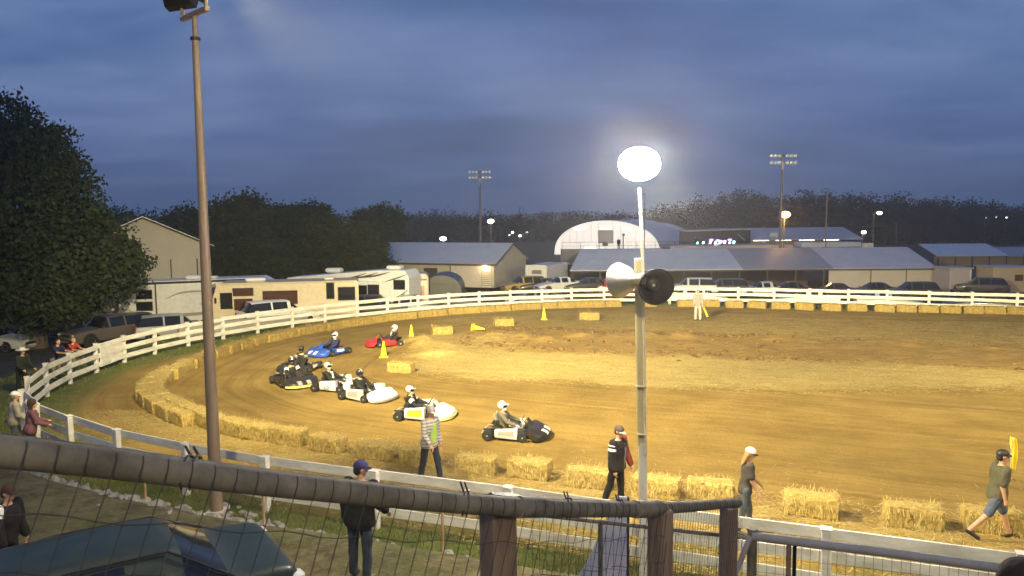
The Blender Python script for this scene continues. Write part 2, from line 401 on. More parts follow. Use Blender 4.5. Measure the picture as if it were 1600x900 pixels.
    c = mix(att('gravel'), c, grav)
    L.new(c, b.inputs['Base Color'])
    bp = N.new('ShaderNodeBump'); bp.inputs['Strength'].default_value = 1.; bp.inputs['Distance'].default_value = .07
    hh_ = N.new('ShaderNodeMath'); hh_.operation = 'MULTIPLY_ADD'; L.new(sn_.outputs['Fac'], hh_.inputs[0]); hh_.inputs[1].default_value = .9; L.new(nz(6, 9, None, .75), hh_.inputs[2]); L.new(hh_.outputs[0], bp.inputs['Height']); L.new(bp.outputs['Normal'], b.inputs['Normal'])
ground_nodes(g)
fc = gv[qf].mean(axis=1)
fi = INS[qf].mean(axis=1) > .5; fb = INB[qf].mean(axis=1) > .5; fgra = gravel_m[qf].mean(axis=1) > .5
def ground_part(name, sel):
    f = qf[sel]; u, inv = np.unique(f, return_inverse=True); me = bpy.data.meshes.new(name)
    n = len(f)
    me.vertices.add(len(u)); me.vertices.foreach_set('co', gv[u].reshape(-1).astype(np.float32))
    me.loops.add(n*4); me.loops.foreach_set('vertex_index', inv.reshape(-1).astype(np.int32))
    me.polygons.add(n); me.polygons.foreach_set('loop_start', np.arange(0,n*4,4,dtype=np.int32)); me.polygons.foreach_set('loop_total', np.full(n,4,np.int32))
    me.polygons.foreach_set('use_smooth', np.ones(n, bool))
    me.update(calc_edges=True)
    for nm, arr in (('track', INS*1.), ('strawy', straw_m), ('soil', soil_m), ('grassy', grass_m), ('gravel', gravel_m), ('lane', np.minimum(DB, 30.))):
        a = me.attributes.new(nm, 'FLOAT', 'POINT'); a.data.foreach_set('value', arr[u].astype(np.float32))
    me.materials.append(g)
    return tag(link(name, me), kind='structure')
ground_part('dirt_track', fi)
ground_part('gravel_lot', (~fi) & fgra)
ground_part('ground', (~fi) & (~fgra))

def strands(C, L_, w, zjit, tilt):
    n = len(C); a = rng.random(n)*2*PI; d = np.stack([np.cos(a), np.sin(a), (rng.random(n)-.3)*tilt], axis=1)
    p = np.stack([-np.sin(a), np.cos(a), np.zeros(n)], axis=1)
    l = (L_*(.4+.9*rng.random(n)))[:,None]; ww = (w*(.6+.8*rng.random(n)))[:,None]
    C = C + np.array([0,0,zjit])
    return np.stack([C-d*l/2-p*ww/2, C+d*l/2-p*ww/2, C+d*l/2+p*ww/2, C-d*l/2+p*ww/2], axis=1)
def scatter(weight, n, box):
    """random points on the ground where weight is large"""
    sel = (X > box[0]) & (X < box[1]) & (Y > box[2]) & (Y < box[3]); I = np.where(sel)[0]
    ix, iy = np.unravel_index(I, (nx, ny)); ar = np.gradient(xs)[ix]*np.gradient(ys)[iy]
    w = weight[I]*ar; w = w/w.sum(); J = rng.choice(I, n, p=w)
    P = gv[J].copy(); jx, jy = np.unravel_index(J, (nx, ny))
    P[:,0] += (rng.random(n)-.5)*np.gradient(xs)[jx]; P[:,1] += (rng.random(n)-.5)*np.gradient(ys)[jy]
    return P
clod = MB(); rk = clod
ico = bmesh.new(); bmesh.ops.create_icosphere(ico, subdivisions=1, radius=1.); iv = [v.co.copy() for v in ico.verts]; ifc = [tuple(v.index for v in f.verts) for f in ico.faces]; ico.free()
def gz0(x, y):
    i = int(np.clip(np.searchsorted(xs, x)-1, 0, nx-2)); j = int(np.clip(np.searchsorted(ys, y)-1, 0, ny-2)); return float(Z[i*ny+j])
for i in range(1100):
    x_ = random.uniform(-2.5, 24) if random.random() < .35 else random.uniform(-2.5, 12); e_ = random.choice((33.0, 38.9, 38.9, 35.5)) ; y_ = e_-.30*(x_-6)+random.gauss(0, .28 if e_ != 35.5 else 1.6)-1.5*float(fbm(np.array([x_]),np.array([e_]),3.,1)[0]-.5)
    r_ = random.choice((.03,.03,.04,.05,.07,.12))*random.uniform(.7,1.3)*(1 if x_ < 14 else .7); zc_ = gz0(x_, y_)+r_*.25; k_ = random.uniform(.8,1.5)
    clod.add([(x_+v.x*r_*k_*(1+.5*mnoise.noise(v*2+Vector((i,0,0)))), y_+v.y*r_*(1+.5*mnoise.noise(v*2+Vector((0,i,0)))), zc_+v.z*r_*.62*(1+.5*mnoise.noise(v*2+Vector((0,0,i))))) for v in iv], ifc)
tag(clod.build('dirt_clods', mat('clod', (.16,.095,.034), .95, var=.5, vscale=3), smooth=50), kind='stuff')
sw = np.clip(straw_m*1.4-.25*fbm(X,Y,1.1,12)*2, 0, 1)*INS
P1 = scatter(sw*(Y > 24), 26000, (-9,34,24,48)); P2 = scatter(sw*(Y <= 24)+.03*INS*(Y<24)*(DB<3), 15000, (-14,14,8,24))
SQ = np.concatenate([strands(P1, .22, .018, .012, .25), strands(P2, .16, .010, .012, .3)])
tag(link('loose_straw', quads('loose_straw', SQ, M['straw_strand'])), kind='stuff')
# grass blades: strip by the near fence, tufts along posts, lawn on the left
gw = np.clip(grass_m-.2, 0, 1)*(1-gravel_m)
P3 = scatter(gw*((~INS) & (D < 2.2) & (Y < 24)), 16000, (-16,13,8,24)); P4 = scatter(gw*((~INS)&(D<14)&(Y>=20)), 9000, (-30,-8,20,50)); P5 = scatter(gw*INS, 7000, (-18,34,10,52))
def blades(P, h, w):
    n = len(P); a = rng.random(n)*2*PI; p = np.stack([np.cos(a),np.sin(a),np.zeros(n)],axis=1); hh = (h*(.5+.9*rng.random(n)))[:,None]
    t = np.stack([rng.normal(size=n)*.35, rng.normal(size=n)*.35, np.ones(n)],axis=1)
    P = P-np.array([0,0,.01])
    return np.stack([P-p*w/2, P+p*w/2, P+t*hh+p*w*.12, P+t*hh-p*w*.12], axis=1)
tag(link('grass', quads('grass', np.concatenate([blades(P3,.09,.014), blades(P4,.09,.03), blades(P5,.08,.02)]), M['grass_blade'])), kind='stuff')
ZG = Z.reshape(nx, ny)
def gz(x, y):
    i = int(np.clip(np.searchsorted(xs, x)-1, 0, nx-2)); j = int(np.clip(np.searchsorted(ys, y)-1, 0, ny-2))
    a = (x-xs[i])/(xs[i+1]-xs[i]); b = (y-ys[j])/(ys[j+1]-ys[j])
    return float((ZG[i,j]*(1-a)+ZG[i+1,j]*a)*(1-b)+(ZG[i,j+1]*(1-a)+ZG[i+1,j+1]*a)*b)
# rocks along the drain below the fence
rk = MB(); ico = bmesh.new(); bmesh.ops.create_icosphere(ico, subdivisions=2, radius=1.); iv = [v.co.copy() for v in ico.verts]; ifc = [tuple(v.index for v in f.verts) for f in ico.faces]; ico.free()
def rock(c, r, sd):
    sc = Vector((1+.5*random.random(), .8+.4*random.random(), .55+.3*random.random())); rot = Matrix.Rotation(random.random()*6, 3, 'Z') @ Matrix.Rotation(random.random(), 3, 'X')
    rk.add([rot @ Vector((v.x*sc.x, v.y*sc.y, v.z*sc.z))*r*(1+.55*mnoise.noise(v*1.3+Vector((sd*3.1,sd,0)))) + Vector(c) for v in iv], ifc)
line = catmull([(-11.4,17.4),(-9.2,15.9),(-7.4,14.85),(-5.9,14.35),(-4.4,13.75),(-2.6,13.05),(-.6,12.35),(1.4,11.7),(3.2,11.1)], .1)
for i in range(1300):
    p = line[int(random.random()**.9*len(line))-1]; spread = .24+.40*math.exp(-((p[0]+6.3)/1.3)**2)
    x, y = p[0]+random.gauss(0,spread*.8), p[1]+random.gauss(0,spread)
    r = random.choice((.02,.025,.03,.04,.05,.07,.10)) * (1.2 if abs(x+6.2) < 1.3 else .9)
    rock((x, y, gz(x,y)+r*.25), r, i)
tag(rk.build('rocks', M['rock'], smooth=50), kind='stuff')

# ------------------------------------------------------------------ white board fence
fence = thing('board_fence', 'white three-rail board fence curving around the dirt track', 'fence')
HF = 1.15
pz = [gz(x, y) for x, y in FENCE]
for i, (x, y) in enumerate(FENCE):
    a = FENCE[max(0,i-1)]; b = FENCE[min(len(FENCE)-1,i+1)]; t = math.atan2(b[1]-a[1], b[0]-a[0])
    w = .15; nrm = (-math.sin(t), math.cos(t))
    m = MB().bbox((0,0,HF/2-.15), (w,.13,HF+.3), .012); m.bbox((0,0,HF+.012), (w+.03,.16,.02), .006)
    # track lies to the left of the line when it runs this way round; posts stand outside on the near side
    side = 1
    m.build('post', M['white_paint'], fence, loc=(x+nrm[0]*.085*side, y+nrm[1]*.085*side, pz[i]), rz=t+random.gauss(0,.02)).rotation_euler.y = random.gauss(0,.012)
fz = np.array([[x, y, z] for (x, y), z in zip(FENCE, pz)])
for zc in (1.03, .67, .31):
    m = MB(); pts = []
    for i in range(len(fz)-1):
        a, b = fz[i], fz[i+1]; t = (b-a)[:2]; l = np.linalg.norm(t); t = t/l
        ja, jb = random.gauss(0,.013), random.gauss(0,.013)
        c = (a+b)/2; sag = 0
        zz = (a[2]+b[2])/2+zc+(ja+jb)/2
        m.bbox((c[0]-t[1]*-.0, c[1], zz), (l-.006, .035, .19), .006, rz=math.atan2(t[1],t[0]), ry=-math.atan2(b[2]-a[2]+jb-ja, l))
    m.build('rail', M['white_paint'], fence)
# solid white gate panel at the west bend, on the outside of the rails
gate = thing('gate_panel', 'solid white board panel on the fence beside the leaning spectators', 'gate panel', (-16.28+.0, 30.95, gz(-16.3,31)), 0)
ga = Vector((-16.39,30.,0)); gb = Vector((-16.3,32.,0))
MB().bbox((-.075,0,.66), (.03,1.75,.92), .008).build('panel', M['white_paint'], gate)
for q in (-.6,.6): MB().bbox((-.105,q,.66), (.03,.10,.9), .006).build('batten', M['white_paint'], gate)

# ------------------------------------------------------------------ straw bales
M['straw_dim'] = mat('straw_dim', (.36,.27,.09), .9, col2=(.17,.11,.03), vscale=9, bump=.9, bscale=20, detail=6)  # darker straw copy: dim light on the far bales put into the colour
M['strand_dim'] = mat('strand_dim', (.44,.33,.11), .8, col2=(.22,.145,.04), vscale=6)
def bale_mesh(sd, n_str, L_=1.04, W=.46, Hh=.42, sw_=.008, ls=.11, dim=False):
    r = random.Random(sd); g = np.random.default_rng(sd); bm = MB()
    N1, N2, N3 = 14, 7, 7
    def skin_pt(p):
        v = Vector(p); q = v*5+Vector((sd*7.7,0,0)); k = mnoise.noise(q)*.03+mnoise.noise(q*3.1)*.015
        c = Vector((v.x/(L_/2), v.y/(W/2), (v.z-Hh/2)/(Hh/2)))
        e = sum(1 for t in c if abs(t) > .92)
        v2 = Vector((v.x*(1-.03*(e>=2)), v.y*(1-.07*(e>=2)), Hh/2+(v.z-Hh/2)*(1-.07*(e>=2))))
        return v2 + c.normalized()*k
    faces = [((1,0,0),(0,1,0),(0,0,1),N2,N3),((-1,0,0),(0,1,0),(0,0,1),N2,N3),((0,1,0),(1,0,0),(0,0,1),N1,N3),((0,-1,0),(1,0,0),(0,0,1),N1,N3),((0,0,1),(1,0,0),(0,1,0),N1,N2),((0,0,-1),(1,0,0),(0,1,0),N1,N2)]
    d = Vector((L_/2, W/2, Hh/2))
    for n, u, v, a, b in faces:
        P = []; F = []
        for i in range(a+1):
            for j in range(b+1):
                p = Vector(n)+Vector(u)*(2*i/a-1)+Vector(v)*(2*j/b-1)
                P.append(skin_pt((p.x*d.x, p.y*d.y, p.z*d.z+Hh/2)))
        for i in range(a):
            for j in range(b): F.append((i*(b+1)+j, i*(b+1)+j+1, (i+1)*(b+1)+j+1, (i+1)*(b+1)+j))
        bm.add(P, F)
    # loose stalk ends
    bm.m = 1
    for i in range(n_str):
        k = r.random(); y = r.uniform(-1,1); z = r.random(); x = r.uniform(-1,1)
        l = ls*r.uniform(.5,1.7); w = sw_*r.uniform(.6,1.5)
        if k < .62:
            s_ = -1 if r.random() < .6 else 1
            p = Vector((x*d.x, s_*(d.y+.012), z*Hh)); dr = Vector((r.gauss(0,.35), s_*r.uniform(.05,.5), r.choice((-1,-1,1))*r.uniform(.5,1))).normalized(); sd_ = Vector((1,0,0))
        elif k < .82:
            s_ = r.choice((-1,1)); p = Vector((s_*(d.x+.01), y*d.y, z*Hh)); dr = Vector((s_*r.uniform(.1,.7), r.gauss(0,.4), r.gauss(-.2,.6))).normalized(); sd_ = Vector((0,1,0))
        else:
            p = Vector((x*d.x, y*d.y, Hh+.012)); dr = Vector((r.gauss(0,1), r.gauss(0,1), r.uniform(.0,.45))).normalized(); sd_ = dr.cross(Vector((0,0,1))).normalized()
        q = p+dr*l; q.z = max(q.z, .005)
        bm.add([p-sd_*w/2, p+sd_*w/2, q+sd_*w*.3, q-sd_*w*.3], [(0,1,2,3)])
    me = bm.data('straw_bale', [M['straw_dim'], M['strand_dim']] if dim else [M['straw'], M['straw_strand']])
    return me
near_meshes = [bale_mesh(k, 900, L_=1.0, sw_=.009, ls=.088) for k in range(5)]
mid_meshes = [bale_mesh(20+k, 420, sw_=.012, ls=.10) for k in range(4)]
far_meshes = [bale_mesh(40+k, 260, sw_=.022, ls=.12, dim=True) for k in range(6)]
def bale(me, x, y, rz, label, group, z=None, tilt=0., sc=1.):
    o = link('straw_bale', me, loc=(x, y, (gz(x,y) if z is None else z)-.015), rz=rz); o.rotation_euler.x = tilt; o.scale = (sc,sc,sc)
    return tag(o, label, 'straw bale', group)
NEAR_L = ['near straw bale standing just right of the last bale of the joined left row','near straw bale left of the gap before the plaid shirt walker, second of its line','near straw bale left neighbour of the one behind the plaid shirt walker','near straw bale directly behind the legs of the man in the plaid shirt','near straw bale first to the right of the man in the plaid shirt','near straw bale in front of the leading black and white kart','near straw bale behind the left arm of the man in the black jacket','near straw bale partly hidden by the white speaker pole','near straw bale left of the long-haired walker in the white cap','near straw bale right of the long-haired walker, well apart from others','near straw bale left of the flag carrier, casting a dark shadow','near straw bale behind the bare legs of the flag carrier','near straw bale at the right edge behind the flag carrier']
for i, (x, y, a) in enumerate(NEAR_B):
    bale(near_meshes[i%5], x, y, a+random.gauss(0,.05) + (PI if i%2 else 0), NEAR_L[i], 'spaced straw bales along the near side', sc=random.uniform(.96,1.04))
bp = catmull(BALE_BEND, 1.06)
for i in range(len(bp)):
    a = bp[max(0,i-1)]; b = bp[min(len(bp)-1,i+1)]; t = math.atan2(b[1]-a[1], b[0]-a[0]); x, y = bp[i]
    nearb = y < 31
    lab = 'shaggy straw bale butted into the continuous bend row at the left' if nearb else 'straw bale butted into the continuous row below the far white fence'
    bale(near_meshes[i%5] if nearb else far_meshes[(i*5+i//3)%6], x+random.gauss(0,.03), y+random.gauss(0,.03), t+random.gauss(0,.06)+(PI if i%2 else 0), lab, 'joined bend bales' if nearb else 'joined far bales', sc=random.uniform(.97,1.05))
    if nearb and 22.3 < y < 30:   # untidy second layer on the outside of the bend
        n = Vector((math.sin(t), -math.cos(t))); bale(near_meshes[(i+2)%5], x-n.x*.40, y-n.y*.40, t+random.gauss(0,.04), 'shaggy straw bale tucked behind the continuous bend row at the left', 'backing bend bales', sc=.95)
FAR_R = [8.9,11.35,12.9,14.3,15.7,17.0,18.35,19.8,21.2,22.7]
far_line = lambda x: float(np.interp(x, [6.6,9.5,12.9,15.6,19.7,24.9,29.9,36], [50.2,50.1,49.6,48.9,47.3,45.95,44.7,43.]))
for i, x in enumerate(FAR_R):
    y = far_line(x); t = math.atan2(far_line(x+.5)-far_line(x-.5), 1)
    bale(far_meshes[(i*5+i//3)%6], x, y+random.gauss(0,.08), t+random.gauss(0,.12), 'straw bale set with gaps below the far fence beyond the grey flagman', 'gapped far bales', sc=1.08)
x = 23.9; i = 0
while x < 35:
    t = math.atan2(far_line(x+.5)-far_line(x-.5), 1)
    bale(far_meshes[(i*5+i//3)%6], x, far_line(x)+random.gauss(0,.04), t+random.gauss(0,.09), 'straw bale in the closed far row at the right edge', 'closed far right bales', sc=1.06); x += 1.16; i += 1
bale(far_meshes[0], 4.45, 44.1, -.05, 'lone clean straw bale in the infield left of the speaker pole', 'infield bales', sc=1.1)
bale(far_meshes[1], -.47, 41.85, .25, 'lone straw bale in the infield behind the tipped yellow cone', 'infield bales', sc=1.02)
bale(far_meshes[2], -3.62, 39.1, .35, 'low broken straw bale right of the farther upright cone', 'infield bales', sc=1.0)
bale(mid_meshes[2], -4.35, 29.55, -.32, 'straw bale at the apex below the nearer upright cone', 'infield bales', sc=.96)

# ------------------------------------------------------------------ traffic cones
def cone(x, y, label, lay=None):
    c = thing('traffic_cone', label, 'traffic cone', (x,y,gz(x,y)), 0, 'yellow cones marking the infield')
    MB().lathe([(.155,.028),(.145,.05),(.10,.30),(.055,.55),(.032,.70),(.0,.705)], 20).build('cone_body', M['cone_yellow'], c, smooth=50)
    MB().bbox((0,0,.015), (.38,.38,.03), .008).build('base', M['cone_yellow'], c)
    if lay:
        c.rotation_euler = lay; c.location.z += .16
    return c
cone(-5.57, 32.8, 'upright yellow cone nearest the karts at the apex')
cone(-4.97, 37.4, 'upright yellow cone right of the red kart')
cone(1.84, 44.1, 'upright yellow cone standing alone far out in the infield')
cone(-2.1, 40.1, 'yellow cone lying tipped over on the straw', (0, R(96), R(-20)))

# ------------------------------------------------------------------ people
class Body:
    """joint positions of a standing or seated figure; x forward, y left, z up"""
    def __init__(s, h=1.75, lean=0., legs=((.1,.1),(-.1,.1)), arms=((0,.12,.2),(0,.12,.2)), hyaw=0., hpitch=0., torso_yaw=0., seat=None, side=0., width=1., feet=(0,0)):
        k = h/1.75; s.k = k; s.w = width
        s.pel = Vector((0,0,.95*k)); s.up = Vector((math.sin(lean), side, math.cos(lean))).normalized()
        Y = Vector((0,1,0)); s.ty = Matrix.Rotation(torso_yaw,3,'Z'); s.Y = s.ty @ Y; s.F = s.ty @ (Y.cross(s.up))
        s.sh = s.pel + s.up*.50*k; s.neck = s.pel + s.up*.53*k
        hp = Vector((math.sin(lean*.5+hpitch*.4), side*.5, math.cos(lean*.5+hpitch*.4)))
        s.head = s.neck + hp*.155*k
        s.hr = Matrix.Rotation(hyaw,3,'Z') @ Matrix.Rotation(hpitch,3,'Y')
        s.leg = []
        for i, sg in enumerate((1,-1)):
            a, b = legs[i][:2]; sp = legs[i][2] if len(legs[i]) > 2 else .03
            hip = s.pel + Vector((0, sg*.095*k, -.02*k))
            kn = hip + Vector((math.sin(a), sg*sp, -math.cos(a))).normalized()*.43*k
            an = kn + Vector((math.sin(a-b), sg*sp*.4, -math.cos(a-b))).normalized()*.42*k
            fp = (a-b)*.75 + (feet[i]); toe = an + Vector((math.cos(fp)*.17, sg*.03, math.sin(fp)*.17-.055))*k
            heel = an + Vector((-.045*math.cos(fp), 0, -.055-.045*math.sin(fp)))*k
            s.leg.append((hip, kn, an, toe, heel))
        s.arm = []
        for i, sg in enumerate((1,-1)):
            a, c, e = arms[i][:3]; inn = arms[i][3] if len(arms[i]) > 3 else 0.
            sh = s.sh + s.Y*sg*.185*k*width - s.up*.025*k
            d = (s.ty @ Vector((math.sin(a), sg*math.sin(c), -math.cos(a)*math.cos(c)))).normalized()
            el = sh + d*.29*k
            d2 = (s.ty @ Vector((math.sin(a+e), sg*math.sin(c)*.6-sg*inn, -math.cos(a+e)))).normalized()
            wr = el + d2*.255*k
            s.arm.append((sh, el, wr, d2))
        lo = min(min(l[3].z, l[4].z) for l in s.leg)-.028*k
        s.drop = lo if seat is None else s.pel.z-seat
        off = Vector((0,0,-s.drop))
        s.pel += off; s.sh += off; s.neck += off; s.head += off
        s.leg = [tuple(p+off for p in l) for l in s.leg]; s.arm = [(a[0]+off, a[1]+off, a[2]+off, a[3]) for a in s.arm]
    TOR = [(-.13,.135,.095,-.0),(-.06,.165,.115,0),(.02,.165,.115,.0),(.14,.148,.105,.005),(.28,.163,.118,.012),(.40,.172,.115,.01),(.47,.15,.09,0),(.515,.085,.07,0),(.54,.058,.058,0)]
    def torso(s, mb, inf=0., t0=-.2, t1=.6, flare=0., hw=1., belly=0.):
        secs = []
        for t, w, d, f in s.TOR:
            if t < t0-1e-6 or t > t1+1e-6: continue
            w = w*s.w*hw+inf+flare*max(0,.15-t); d = d+inf+flare*max(0,.15-t)+belly*math.exp(-((t-.1)/.15)**2)
            c = s.pel + s.up*t*s.k + s.F*(f+belly*.5*math.exp(-((t-.1)/.15)**2))*s.k
            secs.append([c + (s.Y*math.cos(2*PI*j/16)*w + s.F*math.sin(2*PI*j/16)*d)*s.k for j in range(16)])
        mb.loft(secs)
    def arms(s, mb, inf=0., frac=1., which=(0,1)):
        k = s.k
        for i in which:
            sh, el, wr, d = s.arm[i]
            mb.caps(sh, el if frac >= .5 else sh.lerp(el, frac*2), (.052+inf)*k, (.042+inf)*k)
            if frac > .5: mb.caps(el, el.lerp(wr, min(1,(frac-.5)*2)), (.042+inf)*k, (.031+inf*1.1)*k)
    def legs(s, mb, inf=0., frac=1.):
        k = s.k
        for hip, kn, an, toe, heel in s.leg:
            mb.caps(hip, kn if frac >= .5 else hip.lerp(kn, frac*2), (.085+inf*.8)*k, (.058+inf)*k)
            if frac > .5: mb.caps(kn, kn.lerp(an, min(1,(frac-.5)*2)), (.058+inf)*k, (.042+inf*1.3)*k)
    def hands(s, mb, curl=.5, which=(0,1)):
        k = s.k
        for i, sg in enumerate((1,-1)):
            if i not in which: continue
            sh, el, wr, d = s.arm[i]
            side = d.cross(Vector((0,0,1)) if abs(d.z) < .9 else s.F); side.normalize(); nr = side.cross(d).normalized()
            if abs(d.z) >= .9: side = s.F.copy(); nr = side.cross(d).normalized()*(1 if sg > 0 else -1)
            pc = wr + d*.055*k
            mb.caps(wr - d*.01*k, pc+d*.03*k, .026*k, .033*k)
            for j, (off, ln) in enumerate(((.030,.078),(.010,.088),(-.010,.082),(-.029,.064))):
                a = pc + d*.035*k + side*off*k; cu = curl*(.8+.1*j)
                m1 = a + (d*math.cos(cu)-nr*math.sin(cu))*ln*.5*k; m2 = m1 + (d*math.cos(cu*2)-nr*math.sin(cu*2))*ln*.5*k
                mb.caps(a, m1, .0095*k, .009*k, 6); mb.caps(m1, m2, .009*k, .0075*k, 6)
            b = wr + d*.03*k + side*.028*k; t1 = b + (d*.6+side*.7-nr*.3).normalized()*.04*k; t2 = t1 + (d*.9+side*.1-nr*.4).normalized()*.03*k
            mb.caps(b, t1, .012*k, .010*k, 6); mb.caps(t1, t2, .010*k, .008*k, 6)
    def H(s, x, y, z): return s.head + s.hr @ (Vector((x,y,z))*s.k)
    def skin(s, mb, hands=True):
        k = s.k; s.torso(mb, -.006); s.arms(mb); s.legs(mb)
        for l in s.leg: mb.caps(l[4]+Vector((0,0,.02)), l[3]+Vector((0,0,.015)), .034*k, .03*k)
        if hands: s.hands(mb)
        mb.caps(s.neck-s.up*.05*k, s.head-Vector((0,0,.05*k)), .056*k, .052*k)
        mb.ell(s.H(-.008,0,.025), (.098*k,.077*k,.098*k), 16, 12, s.hr)
        mb.ell(s.H(.028,0,-.05), (.068*k,.056*k,.066*k), 14, 10, s.hr)
        mb.caps(s.H(.092,0,.02), s.H(.108,0,-.018), .010*k, .014*k, 8)
        for sg in (1,-1): mb.ell(s.H(-.005,sg*.08,-.005), (.02*k,.013*k,.032*k), 8, 6, s.hr)
def _mp(parent, name, mb, vox, m, sm):
    me = remesh(mb, vox, sm); me.materials.clear(); me.materials.append(m)
    if name in ('shirt','tee_shirt','jacket','coat','trousers','jeans','shorts','race_suit','sleeve','tied_jacket'):
        sd = random.random()*50; n = len(me.vertices); co = np.empty(n*3, np.float32); me.vertices.foreach_get('co', co); co = co.reshape(-1,3); no = np.empty(n*3, np.float32); me.vertices.foreach_get('normal', no); no = no.reshape(-1,3)
        a = co*np.array([9.,9.,5.])+sd; w_ = np.sin(a[:,0]*1.3+2.1*np.sin(a[:,2]*1.7))*np.sin(a[:,2]*2.3+1.7*np.sin(a[:,1]*1.9)+a[:,0])+.6*np.sin(a[:,1]*3.1+a[:,2]*4.3+2*np.sin(a[:,0]*2.2))
        co += no*(.0065*w_)[:,None]; me.vertices.foreach_set('co', co.reshape(-1)); me.update()
    return link(name, me, parent)
def cap_part(b, parent, m, mbrim=None, brim=True, back=False, vis=1.):
    k = b.k; mb = MB(); mb.ell(b.H(-.01,0,.045), (.112*k,.09*k,.092*k), 20, 8, b.hr, half=(-.12,PI/2))
    o = mb.build('cap', m, parent, smooth=50)
    if brim:
        q = MB(); d = -1 if back else 1; secs = []
        for i in range(7):
            t = -1+2*i/6; y = t*.078; x0 = .09*math.sqrt(max(0,1-(t*.85)**2))*.95; x1 = x0+.085*math.sqrt(max(.02,1-t*t))
            secs.append([b.H(d*x0-.01, y, .047), b.H(d*x1-.01, y, .032-.012*abs(t)), b.H(d*x1-.01, y, .026-.012*abs(t)), b.H(d*x0-.01, y, .040)])
        q.loft(secs).build('brim', mbrim or m, o, smooth=40)
    return o
def hair_part(b, parent, m, long=False, vol=0.):
    k = b.k; mb = MB(); mb.ell(b.H(-.02,0,.04), ((.098+vol)*k,(.085+vol)*k,(.095+vol)*k), 16, 10, b.hr)
    mb.ell(b.H(-.05,0,-.01), ((.065+vol)*k,(.078+vol)*k,(.085+vol)*k), 14, 10, b.hr)
    if long:
        for y in (-.06,-.03,0,.03,.06): mb.caps(b.H(-.05,y,-.02), b.H(-.075-.01*abs(y)*10, y*1.15, -.27+abs(y)*.6), .042*k, .018*k)
        for sg in (1,-1): mb.caps(b.H(0,sg*.075,.02), b.H(0,sg*.075,-.16), .022*k, .014*k)
    return _mp(parent, 'hair', mb, .012, m, 2)
def face_parts(b, parent):
    for sg in (1,-1):
        MB().ell(b.H(.083,sg*.031,.012), (.008*b.k,.013*b.k,.008*b.k), 8, 6, b.hr).build('eye', M['eye'], parent, smooth=True)
    MB().ell(b.H(.086,0,-.055), (.009*b.k,.024*b.k,.007*b.k), 8, 6, b.hr).build('mouth', M['lip'], parent, smooth=True)
def cloth(n, c, var=.25): 
    if n not in M: M[n] = mat(n, c, .9, var=var, vscale=7, bump=.6, bscale=14)
    return M[n]
def shoes(b, parent, m, vox=.01):
    for l in b.leg:
        mb = MB(); mb.caps(l[4]+Vector((0,0,.012)), l[3]+Vector((0,0,.008)), .043*b.k, .037*b.k); mb.caps(l[2]-Vector((0,0,.03)), l[4].lerp(l[3],.3)+Vector((0,0,.02)), .046*b.k, .045*b.k)
        _mp(parent, 'shoe', mb, vox, m, 2)
def person(label, x, y, yaw, b, z=None, group=None, vox=.011, name='person'):
    p = thing(name, label, 'person', (x, y, gz(x,y) if z is None else z), yaw, group)
    mb = MB(); b.skin(mb); _mp(p, 'body', mb, vox, M['skin'], 2); face_parts(b, p)
    return p
def garment(b, p, name, m, inf, vox=.011, sleeves=0., t0=-.13, t1=.53, flare=0., arm_inf=None, which=(0,1), belly=0.):
    mb = MB(); b.torso(mb, inf, t0, t1, flare, belly=belly)
    if sleeves: b.arms(mb, arm_inf if arm_inf is not None else inf*.9, sleeves, which)
    return _mp(p, name, mb, vox, m, 2)
def trousers(b, p, name, m, inf=.016, frac=.97, vox=.011):
    mb = MB(); b.torso(mb, inf*.8, -.2, .03); b.legs(mb, inf, frac)
    return _mp(p, name, mb, vox, m, 2)

# man in the plaid shirt
b = Body(1.77, .12, ((.30,.12,.06),(-.16,.10,.06)), ((-.05,.14,.35,.1),(.22,.2,.45,.25)), hyaw=-.1, hpitch=.28, torso_yaw=0)
p = person('walking man in grey cap, open plaid shirt and green tee', -1.92, 17.1, R(-42), b)
trousers(b, p, 'trousers', cloth('navy_denim', (.022,.026,.048)))
garment(b, p, 'shirt', plaid('plaid_shirt', (.46,.43,.40), (.33,.31,.295), (.20,.19,.18)), .028, sleeves=.93, t0=-.13, flare=.16)
mb = MB(); secs = []
for t, w, d in ((-.10,.07,.150),(.0,.085,.156),(.12,.090,.154),(.25,.086,.160),(.36,.070,.157),(.46,.045,.120)):
    c = b.pel+b.up*t*b.k; secs.append([c+b.F*(d-.01)+b.Y*w, c+b.F*(d+.012)+b.Y*w*.6, c+b.F*(d+.016), c+b.F*(d+.012)-b.Y*w*.6, c+b.F*(d-.01)-b.Y*w, c+b.F*.05])
mb.loft(secs).build('tee_shirt', cloth('lime_tee', (.40,.56,.12)), p, smooth=60)
hair_part(b, p, cloth('grey_hair', (.22,.20,.18)), vol=-.006); cap_part(b, p, cloth('grey_cap', (.30,.27,.28)), cloth('pale_brim', (.45,.42,.40))); shoes(b, p, M['plastic_black'])
